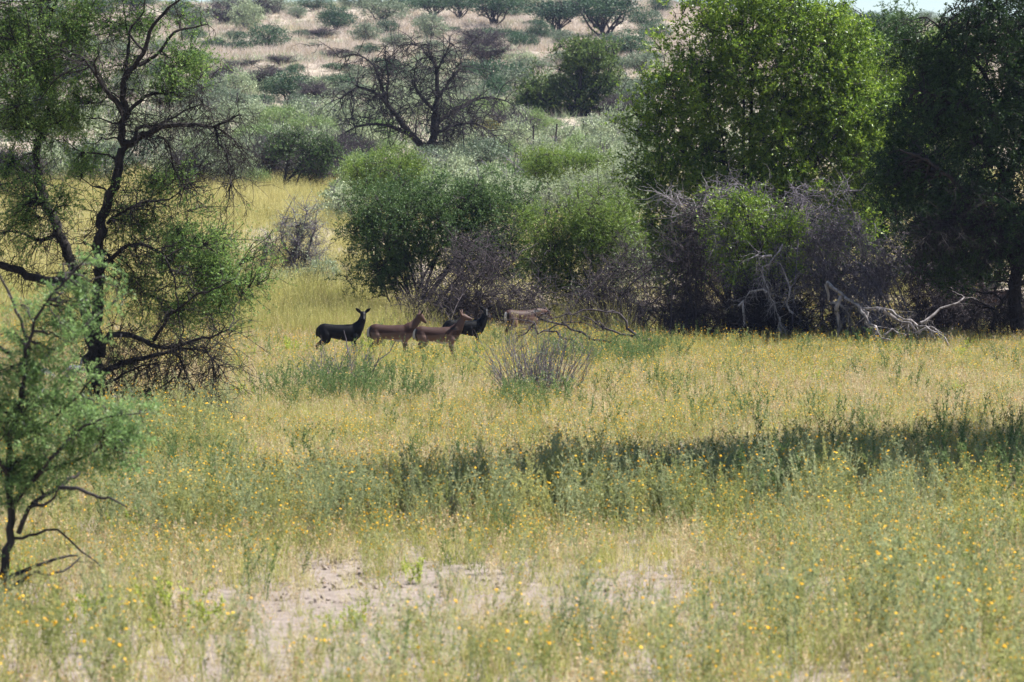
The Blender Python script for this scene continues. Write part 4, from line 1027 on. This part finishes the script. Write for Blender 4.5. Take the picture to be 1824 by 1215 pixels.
def field():
    dry = [tuft('dry_tuft', [M['straw'], M['straw_pink']], 16, .36, .0065, .10, .32) for _ in range(3)] + [tuft('dry_tuft', [M['straw_pink'], M['seedhead']], 16, .40, .006, .10, .3) for _ in range(2)]
    put('dry_grass', dry, 42000, 24, 97, lambda x, d: np.clip(.75 + .35 * noise2(x, d, .5), .15, 1) * (1 - .93 * bare_mask(x, d)), lambda x, d: .9 + .15 * noise2(x, d, .3),
        'short straw-coloured grass covering the meadow', 'grass')
    gg = [tuft('green_tuft', [M['grass_green'], M['straw']], 18, .36, .007, .10, .34, seed=False) for _ in range(3)]
    put('green_grass', gg, 38000, 24, 97, lambda x, d: np.clip(.55 + .6 * noise2(x + 30, d, .35), .05, 1) * (1 - .93 * bare_mask(x, d)), lambda x, d: .95 + 0 * x,
        'short green grass among the dry stems of the meadow', 'grass')
    hd = [forb('mid_forb', [m, M['flower']], 5, .58, .06, 14, f, .0115) for m, f in ((M['forb_green'], 2.6), (M['grass_green'], 1.8), (M['forb_green'], 1.4))]
    put('meadow_flowers', hd, 9500, 66, 90, lambda x, d: np.clip(.9 * gauss(px_of(x, d), d, 760, 77, 170, 2.6) + .9 * gauss(px_of(x, d), d, 850, 81.5, 60, 1.6) + .45 * gauss(px_of(x, d), d, 900, 74, 700, 6) + .5 * gauss(px_of(x, d), d, 1350, 83, 450, 3), 0, 1), lambda x, d: .95 + 0 * x, 'knee-high yellow-flowered herbs in front of the antelopes', 'flowers')
    fl = [forb('flowering_forb', [M['forb_green'], M['flower']], 5, .50, .06, 13, f, .0092) for f in (2.6, 3.6, 1.6)] + [forb('flowering_forb', [M['forb_grey'], M['flower']], 5, .46, .06, 14, 2.2, .010)]
    put('yellow_flowers', fl, 26000, 24, 95, lambda x, d: np.clip(.5 + .95 * noise2(x, d + 50, .30) + .35 * gauss(px_of(x, d), py_of(x, d), 1700, 1000, 450, 200), .06, 1) * (1 - .9 * bare_mask(x, d)),
        lambda x, d: .95 + .15 * noise2(x, d, .4), 'yellow-flowered herbs dotted over the meadow', 'flowers')
    tn = [forb('brown_forb', [M['straw_pink'], M['seedhead']], 5, .46, .06, 10, 3, .010) for _ in range(3)]
    put('seeding_herbs', tn, 17500, 24, 95, lambda x, d: np.clip(.5 + .7 * noise2(x - 40, d, .33), .05, 1) * (1 - .95 * bare_mask(x, d)), lambda x, d: .95 + 0 * x,
        'brown seeding herbs standing in the meadow', 'herbs')
    # the tall flowering row before the bare earth
    row = [forb('tall_forb', [m, M['flower']], 6, .92, .07, 26, f, .0110, (.055, .012), .16, 4) for m, f in ((M['forb_grey'], 1.6), (M['forb_green'], 2.0), (M['forb_green'], 1.), (M['forb_grey'], .8))]
    def rowd(x, d):
        px = px_of(x, d); c = 39.3 + .9 * noise2(x, x * .3, .7) + np.clip((px - 1250) / 300, 0, 1) * 2
        m = np.exp(-((d - c - 1.4) / 2.0) ** 4) * ((px > 300) & (px < 1500)) * (d > 37.2 + .35 * noise2(x, 0 * x, 1.3))
        m = m + .22 * (px > 1380) * ((d > 28) & (d < 46)) + .16 * ((d > 24.5) & (d < 30)) + .25 * (px < 420) * ((d > 38) & (d < 60))
        return np.clip(m, 0, 1)
    put('tall_flowers', row, 15500, 24, 62, rowd, lambda x, d: .95 + .18 * noise2(x, d, .8), 'tall grey-green yellow-flowered herbs in a band behind the bare earth', 'flowers')
    # dark bushy weeds
    wd = [forb('dark_weed', [M['weed_dark'], M['seedhead']], 7, .75, .10, 24, .8, .011, (.06, .014), .25, 4) for _ in range(3)]
    def wdd(x, d):
        px, py = px_of(x, d), py_of(x, d)
        m = gauss(px, py, 560, 715, 75, 14) + .8 * gauss(px, py, 700, 725, 55, 14) + .7 * gauss(px, py, 950, 735, 90, 14) + .9 * gauss(px, py, 1080, 655, 90, 14) + .8 * gauss(px, py, 420, 920, 90, 26)
        m = m + .35 * gauss(px, py, 1200, 900, 420, 40) + .45 * gauss(px, py, 1650, 850, 220, 40) + .03 + .25 * gauss(px, py, 330, 880, 60, 60)
        return np.clip(m, 0, 1)
    put('dark_weeds', wd, 10000, 28, 90, wdd, lambda x, d: .95 + .2 * noise2(x, d, .9), 'dark green bushy weeds in loose patches across the meadow', 'weeds')
    lm = [forb('lime_herb', [M['lime_herb'], M['flower']], 8, .42, .09, 20, .5, .011, (.06, .022), .4, 3) for _ in range(2)]
    def lmd(x, d):
        px, py = px_of(x, d), py_of(x, d)
        m = gauss(px, py, 500, 650, 45, 16) + gauss(px, py, 640, 620, 55, 12) + .8 * gauss(px, py, 1790, 960, 60, 30) + .7 * gauss(px, py, 1590, 1095, 70, 28) + .8 * gauss(px, py, 590, 1130, 80, 22) + .4 * gauss(px, py, 330, 1130, 120, 40) + .5 * gauss(px, py, 560, 640, 120, 14) + .015
        return np.clip(m, 0, 1)
    put('lime_herbs', lm, 6500, 28, 96, lmd, lambda x, d: .95 + 0 * x, 'lime green leafy herbs in small patches', 'herbs')
    # tall grass behind the animals
    tg = [tuft('tall_tuft', [m, M['straw']], 34, 1.0, .010, .26, .22) for m in (M['meadow'], M['grass_green'], M['meadow'])]
    def tgd(x, d):
        px = px_of(x, d)
        return np.clip(gauss(px, 0, 570, 0, 150, 1) * (d > 86) * (d < 99) + .35 * (px < 460) * (d > 88) + .4 * (px > 980) * (px < 1120) * (d > 86) * (d < 93) + .12 * (px > 885) * (px < 1000) * (d > 84.5) * (d < 85.5), 0, 1)
    put('tall_grass', tg, 5600, 83, 102, tgd, lambda x, d: .9 + .2 * noise2(x, d, .6), 'tall yellow-green grass behind the antelopes', 'grass')
    pl = [tuft('plume_tuft', [M['plume'], M['plume']], 22, 1.25, .010, .2, .55, True, None, -.12) for _ in range(2)]
    put('plume_grass', pl, 2500, 85, 98, lambda x, d: np.clip(gauss(px_of(x, d), 0, 770, 0, 60, 1) * .55 * (d > 87) * (d < 93.5) + .1 * gauss(px_of(x, d), 0, 640, 0, 80, 1), 0, 1), lambda x, d: .9 + 0 * x, 'pale arching plume grass before the central thicket', 'grass')
    mg = [tuft('meadow_tuft', [m, M['straw']], 36, .75, .015, .40, .25) for m in (M['meadow'], M['meadow'], M['straw'])]
    put('meadow_grass', mg, 13000, 97, 160, lambda x, d: np.clip(.8 + .3 * noise2(x, d, .3), .2, 1) * np.where(px_of(x, d) < 660, 1, .4), lambda x, d: .9 + .2 * noise2(x, d, .2), 'yellow grass of the back meadow', 'grass', .1, 1.3)
    hg = [tuft('hill_tuft', [M['hill_straw'], M['plume']], 34, .7, .035, .6, .35, False) for _ in range(2)] + [tuft('hill_tuft', [M['plume'], M['plume']], 34, .65, .035, .6, .35, False)]
    put('hill_grass', hg, 26000, 155, 430, lambda x, d: np.clip(.7 + .5 * noise2(x, d, .09), .1, 1) * np.clip((d - 150) / 110, .25, 1), lambda x, d: 1 + .2 * noise2(x, d, .2), 'pale dry grass covering the hillside', 'grass', .1, 1.25)
    gw = [tuft('hill_weed', [M['hill_grey'], M['hill_grey']], 40, .6, .05, .5, .6, False), tuft('hill_weed', [M['silver'], M['hill_grey']], 40, .7, .045, .5, .6, False)]
    put('hill_weeds', gw, 9000, 152, 430, lambda x, d: np.clip(.25 + .6 * noise2(x + 70, d, .12) + .5 * (d < 235), 0, 1), lambda x, d: 1.1 + .3 * noise2(x, d, .3), 'grey-green low weeds between the shrubs of the slope', 'weeds', .1, 1.25)
    # clods and litter on the bare earth
    import bmesh
    M['clod'] = barkmat('clod', (.19, .15, .127), (.33, .272, .232), 9.)
    cl = []
    for k in range(3):
        bm = bmesh.new(); bmesh.ops.create_icosphere(bm, subdivisions=1, radius=.05)
        for v in bm.verts: v.co *= 1 + rng.normal() * .22; v.co.z *= .65
        me = bpy.data.meshes.new('clod'); bm.to_mesh(me); bm.free(); me.materials.append(M['clod']); cl.append(me)
    put('soil_clods', cl, 26000, 31, 42, lambda x, d: np.clip(bare_mask(x, d) * .85, 0, 1), lambda x, d: np.minimum(np.abs(rng.normal(size=len(x))) * .4 + .12, .95), 'pinkish clods of dry soil on the bare patch', 'soil', .6)
field()

# ------------------------------------------------------------------ 8 antelopes
def coatmat(name, black):
    m, n, l = mat(name); b = n['Principled BSDF']
    at = n.new('ShaderNodeAttribute'); at.attribute_name = 'coat'
    nz = n.new('ShaderNodeTexNoise'); nz.inputs['Scale'].default_value = 60; nz.inputs['Detail'].default_value = 4
    tc = n.new('ShaderNodeTexCoord'); l.new(tc.outputs['Object'], nz.inputs['Vector'])
    mx = n.new('ShaderNodeMix'); mx.data_type = 'RGBA'; mx.blend_type = 'MULTIPLY'; mx.inputs['Factor'].default_value = .35
    l.new(at.outputs['Color'], mx.inputs['A']); l.new(nz.outputs['Color'], mx.inputs['B'])
    l.new(mx.outputs['Result'], b.inputs['Base Color'])
    b.inputs['Roughness'].default_value = .5 if black else .62
    b.inputs['Specular IOR Level'].default_value =   .1 if black else .2
    return m
M['coat_brown'] = coatmat('coat_brown', False); M['coat_black'] = coatmat('coat_black', True)
m_, n_, l_ = mat('eye'); n_['Principled BSDF'].inputs['Base Color'].default_value = (.01, .008, .006, 1); n_['Principled BSDF'].inputs['Roughness'].default_value = .15; M['eye'] = m_

def loft(mb, secs, k=14):
    """secs: (centre(3), axis_u(3)*ru, axis_v(3)*rv) closed at both ends"""
    a = np.arange(k) * 2 * math.pi / k; V = []
    for c, u, v in secs:
        V.append(np.asarray(c) + np.cos(a)[:, None] * np.asarray(u) + np.sin(a)[:, None] * np.asarray(v))
    n = len(secs); V = np.vstack(V); idx = np.arange(n * k).reshape(n, k)
    q = np.stack([idx[:-1], np.roll(idx[:-1], -1, 1), np.roll(idx[1:], -1, 1), idx[1:]], -1).reshape(-1, 4)
    V = np.vstack([V, np.asarray(secs[0][0])[None], np.asarray(secs[-1][0])[None]])
    t = [[idx[0][(i + 1) % k], idx[0][i], n * k] for i in range(k)] + [[idx[-1][i], idx[-1][(i + 1) % k], n * k + 1] for i in range(k)]
    mb.add(V, quads=q, tris=t)
def chain(mb, pts, rad, k=12, flat=1.0, side=(0, 1, 0), sub=.03):
    P, r = resample(np.asarray(pts, float), rad, sub)
    t = nrm(np.gradient(P, axis=0)); secs = []
    side = np.asarray(side, float)
    for i in range(len(P)):
        u = nrm(side - t[i] * (side @ t[i])); v = np.cross(t[i], u)
        secs.append((P[i], u * r[i] * flat, v * r[i]))
    loft(mb, secs, k)

def resamp(t):
    t = np.array(t); x = np.linspace(0, len(t) - 1, 40)
    return np.stack([np.interp(x, np.arange(len(t)), t[:, i]) for i in range(4)], 1)
def antelope(label, px, d, yaw, neck, head_dir, black=False, hind=0., scale=1., ear_out=.8, head_len=.235, dz=0.):
    mb = MB(); ex, ey, ez = np.eye(3)
    tor = [(-.535, .69, .03, .05), (-.52, .69, .075, .12), (-.47, .69, .115, .165), (-.38, .70, .135, .18), (-.25, .70, .138, .163), (-.12, .685, .15, .165), (.05, .665, .16, .182), (.2, .655, .155, .202), (.32, .66, .135, .20), (.42, .68, .105, .17), (.49, .70, .065, .115), (.52, .71, .02, .03)]
    loft(mb, [((x, 0, z), ey * ry, ez * rz) for x, z, ry, rz in resamp([(a, b - .004, c * 1.02, e * 1.03) for a, b, c, e in tor])], 36)
    neck = np.asarray(neck, float)
    nr = np.linspace(.145, .068, len(neck)) * np.array([1] + [.88] * (len(neck) - 1))
    chain(mb, np.vstack([[.34, 0, .70], neck]), np.concatenate([[.165], nr]), 14, .8)
    hd = nrm(np.asarray(head_dir, float)); up0 = np.array([0, 0, 1.])
    lat = nrm(np.cross(up0, hd)); up = np.cross(hd, lat)
    p0 = neck[-1]
    hs = [(-.07, .0, .04, .04), (-.045, .005, .065, .062), (.02, .012, .073, .076), (.07, .006, .064, .068), (.12, -.006, .050, .052), (.17, -.014, .040, .042), (.205, -.018, .037, .036), (.235, -.02, .022, .022)]
    loft(mb, [(p0 + hd * a * head_len / .235 + up * b, lat * w, up * h) for a, b, w, h in hs], 14)
    for s in (1, -1):
        e0 = p0 + lat * s * .045 + up * .035 - hd * .02
        ed = nrm(lat * s * ear_out + up * .62 - hd * .25)
        wv = nrm(np.cross(ed, hd)); 
        th = nrm(np.cross(ed, wv))
        loft(mb, [(e0 + ed * a, wv * w, th * t_) for a, w, t_ in ((-.02, .022, .02), (.02, .034, .02), (.07, .050, .02), (.12, .044, .018), (.16, .024, .014), (.18, .010, .01))], 10)
    def hind_leg(s, off):
        y = .082 * s
        chain(mb, [(-.37, y * .9, .72), (-.34, y * 1.1, .60), (-.30 + off * .4, y * 1.15, .50), (-.40 + off * .8, y, .40), (-.485 + off, y, .315), (-.47 + off, y, .22), (-.455 + off, y, .10), (-.43 + off, y, .05), (-.415 + off, y, .0)],
              [.10, .125, .10, .058, .034, .024, .020, .024, .026], 12, .72)
    def fore_leg(s, off):
        y = .082 * s
        chain(mb, [(.33, y * .8, .66), (.34, y, .56), (.32 + off * .3, y, .46), (.335 + off * .6, y, .36), (.345 + off * .8, y, .27), (.345 + off, y, .16), (.345 + off, y, .08), (.365 + off, y, .0)],
              [.085, .095, .058, .038, .032, .021, .021, .026], 12, .72)
    hind_leg(1, hind); hind_leg(-1, hind - .06 if hind > -.05 else hind + .05)
    fore_leg(1, .03); fore_leg(-1, -.03)
    chain(mb, [(-.50, 0, .80), (-.55, 0, .74), (-.565, 0, .62), (-.555, 0, .53)], [.022, .024, .022, .01], 8)
    me = mb.mesh('antelope_body', M['coat_black' if black else 'coat_brown'])
    tmp = bpy.data.objects.new('tmp', me); COL.objects.link(tmp)
    rm = tmp.modifiers.new('r', 'REMESH'); rm.mode = 'VOXEL'; rm.voxel_size = .015; rm.use_smooth_shade = True
    sm = tmp.modifiers.new('s', 'SMOOTH'); sm.factor = .5; sm.iterations = 3
    dg = bpy.context.evaluated_depsgraph_get()
    me2 = bpy.data.meshes.new_from_object(tmp.evaluated_get(dg))
    bpy.data.objects.remove(tmp); me2.name = 'antelope_body'
    n = len(me2.vertices); co = np.empty(n * 3, np.float32); me2.vertices.foreach_get('co', co); co = co.reshape(-1, 3)
    x, y, z = co.T
    col = np.ones((n, 4), np.float32)
    def lerp(a, b, t): return a + (b - a) * np.clip(t, 0, 1)[:, None]
    if black:
        c = np.tile(np.array([.0045, .0043, .0048]), (n, 1))
        hdist = (co - p0) @ hd
        nose = np.exp(-((co - (p0 + hd * .17 * head_len / .235 + up * .01)) ** 2).sum(1) / .0006)
        c = lerp(c, np.array([.0045, .0045, .005]), nose * .8)
    else:
        fawn, saddle, white, blk = np.array([.125, .074, .056]), np.array([.046, .020, .014]), np.array([.40, .37, .35]), np.array([.012, .01, .01])
        wob = .012 * np.sin(x * 9)
        t = (z - (.665 + wob)) / .022
        c = lerp(np.tile(fawn, (n, 1)), saddle, t)
        c = lerp(c, fawn * 1.55, (.62 - z) / .1 * ((np.abs(x) < .42) & (z > .42)))
        nk = (x > .44) & (z > .78)
        c[nk] = fawn * .55 + saddle * .55
        c = lerp(c, white, ((.535 - z) / .03) * ((np.abs(x) < .36) & (z > .42)) * (np.abs(y) < .11))
        c = lerp(c, white, ((-.50 - x) / .02) * (np.abs(y) < .06) * (z > .45))
        st = (np.abs(np.abs(y) - .088) < .014) & (x < -.40) & (z > .5) & (z < .80)
        c[st] = blk
        c[(x < -.54) & (np.abs(y) < .012) & (z > .5)] = blk
        c[z < .04] = blk
        rel = co - p0
        ear = (np.abs(rel @ lat) > .115) & (x > .3) & (z > .8)
        c[ear] = lerp(c[ear], blk, (np.abs(rel[ear] @ lat) - .115) / .03)
        muz = (rel @ hd) > .17 * head_len / .235
        c[muz & (x > .45)] = c[muz & (x > .45)] * .7
    col[:, :3] = c
    ca = me2.color_attributes.new('coat', 'FLOAT_COLOR', 'POINT'); ca.data.foreach_set('color', col.ravel())
    g = ground_px(px, d)
    root = empty('antelope', g + np.array([0, 0, dz])); tag(root, label, 'antelope', 'antelopes crossing the meadow')
    root.rotation_euler = (0, 0, yaw); root.scale = (scale,) * 3
    b = bpy.data.objects.new('body', me2); b.parent = root; COL.objects.link(b)
    for s in (1, -1):
        e = MB(); ec = p0 + hd * .045 + lat * s * .050 + up * .03
        loft(e, [(ec + lat * s * o, hd * r_, up * r_) for o, r_ in ((-.012, .006), (-.006, .013), (0, .015), (.006, .011), (.010, .004))], 8)
        e.build('eye', M['eye'], root, smooth=True)
    return root
upn = [(.43, 0, .80), (.49, 0, .89), (.53, 0, 1.0), (.54, 0, 1.09)]
antelope('black antelope facing the camera, leftmost of the herd', 606, 81., R(2), upn, (.12, -1, -.62), True, -.10)
antelope('brown antelope next to the left black one, its head turned down and away', 697, 80.6, R(-3), [(.46, 0, .79), (.54, 0, .87), (.62, 0, .97), (.67, 0, 1.06)], (.82, .32, -.72), False, .05, ear_out=.75)
antelope('brown antelope in the middle of the herd with its head held level', 779, 79.7, R(1), [(.45, 0, .80), (.52, 0, .90), (.57, 0, 1.0), (.60, 0, 1.08)], (1, -.22, -.12), False, .02, ear_out=.35)
antelope('black antelope looking at the camera from behind the middle brown one', 828, 83.3, R(4), [(.43, 0, .79), (.49, 0, .89), (.53, 0, 1.0), (.54, 0, 1.09)], (.1, -1, -.55), True, .04, .94)
antelope('brown antelope grazing behind dead branches, rightmost of the herd', 930, 86.4, R(36), [(.46, 0, .76), (.58, 0, .80), (.70, 0, .80), (.78, 0, .77)], (.8, -.15, -.75), False, .02)
antelope('brown antelope half hidden in shade behind brush at the right edge', 1785, 92., R(160), [(.46, 0, .79), (.52, 0, .90), (.56, 0, 1.02), (.57, 0, 1.1)], (.5, 1, -.4), False, .03)

# ------------------------------------------------------------------ 9 ground birds behind the sapling
def bird(label, px, d, yaw, sc=1.):
    mb = MB(); ex, ey, ez = np.eye(3)
    loft(mb, [((x, 0, z), ey * ry, ez * rz) for x, z, ry, rz in ((-.27, .20, .02, .02), (-.22, .23, .06, .05), (-.12, .28, .11, .11), (0, .31, .13, .13), (.1, .32, .10, .11), (.17, .35, .06, .07), (.2, .37, .03, .03))], 12)
    chain(mb, [(.13, 0, .35), (.19, 0, .43), (.20, 0, .50), (.21, 0, .54)], [.055, .03, .022, .026], 8)
    loft(mb, [((x, 0, z), ey * r_, ez * r_) for x, z, r_ in ((.185, .555, .015), (.21, .55, .03), (.24, .545, .022), (.27, .535, .006))], 8)
    for s in (1, -1):
        chain(mb, [(0, .05 * s, .24), (.01, .05 * s, .12), (-.01, .05 * s, .01), (.05, .05 * s, 0)], [.035, .014, .011, .008], 6)
    m = bpy.data.materials.get('plumage')
    if not m:
        m, n, l = mat('plumage'); b = n['Principled BSDF']
        tc = n.new('ShaderNodeTexCoord'); v = n.new('ShaderNodeTexVoronoi'); v.inputs['Scale'].default_value = 45
        l.new(tc.outputs['Object'], v.inputs['Vector']); r = n.new('ShaderNodeValToRGB')
        r.color_ramp.elements[0].position = .18; r.color_ramp.elements[1].position = .3
        r.color_ramp.elements[0].color = (.5, .5, .55, 1); r.color_ramp.elements[1].color = (.05, .052, .07, 1)
        l.new(v.outputs['Distance'], r.inputs[0]); l.new(r.outputs[0], b.inputs['Base Color']); b.inputs['Roughness'].default_value = .6
    root = empty('ground_bird', ground_px(px, d)); tag(root, label, 'bird', 'ground birds behind the sapling')
    root.rotation_euler = (0, 0, yaw); root.scale = (sc,) * 3
    mb.build('body', m, root, smooth=True)
bird('blue-grey speckled ground bird behind the sapling, left of two', 80, 70., R(200))
bird('blue-grey speckled ground bird beside the trunk of the tall left tree, right of two', 128, 71., R(20))

# ------------------------------------------------------------------ 10 tall tree beside the view whose shade crosses the meadow
def shade_tree():
    base = np.array([13.5, 52.5, 0.]); base[2] = gh(base[0], base[1])
    limbs = []; C = []
    tr = [base + (0, 0, -.2), base + (-.3, 0, 2.5), base + (-.4, .2, 5.), base + (-.8, .2, 7.5)]
    limbs.append(resample(tr, [.32, .26, .22, .16], .4))
    n = 1700
    x = rng.uniform(4.5, 18, n); hw = 1.3 + 3.4 * np.sqrt(np.clip((x - 4.5) / 7, 0, 1))
    v = rng.uniform(-1, 1, n)
    C = np.stack([x + .8 * rng.normal(size=n), 45.0 + .86 * (x - 6.1) + v * hw, 9.3 + (1 - v ** 2) * 1.3 + rng.normal(size=n) * .3], 1)
    for k in range(12):
        t = C[rng.integers(0, len(C))]
        limbs.append(resample([tr[2 + k % 2], tr[2 + k % 2] * .6 + t * .4 + np.array([0, 0, .5]), t], [.12, .07, .02], .4))
    plant('shade_tree', 'tall spreading thorn tree standing to the right of the view', 'tree', base, limbs, C, M['thorn_green'], M['bark_dark'],
          leaves=40, leaf=(.24, .13), spray=.6, nspray=5, twr=.012)
shade_tree()

# ------------------------------------------------------------------ 11 the air
def haze():
    mb = MB()
    x0, x1, y0, y1, z0, z1 = -530, 530, -90, 770, -4, 34
    v = [(x, y, z) for z in (z0, z1) for y in (y0, y1) for x in (x0, x1)]
    mb.add(v, quads=[[0, 2, 3, 1], [4, 5, 7, 6], [0, 1, 5, 4], [2, 6, 7, 3], [0, 4, 6, 2], [1, 3, 7, 5]])
    m, n, l = mat('haze'); n.remove(n['Principled BSDF'])
    pv = n.new('ShaderNodeVolumePrincipled')
    pv.inputs['Color'].default_value = (.56, .66, 1., 1); pv.inputs['Density'].default_value = .00011; pv.inputs['Anisotropy'].default_value = .2
    l.new(pv.outputs[0], n['Material Output'].inputs['Volume'])
    o = mb.build('haze', m); tag(o, 'thin blue haze over the savanna', 'haze', kind='stuff')
HAZE = True
if HAZE: haze()
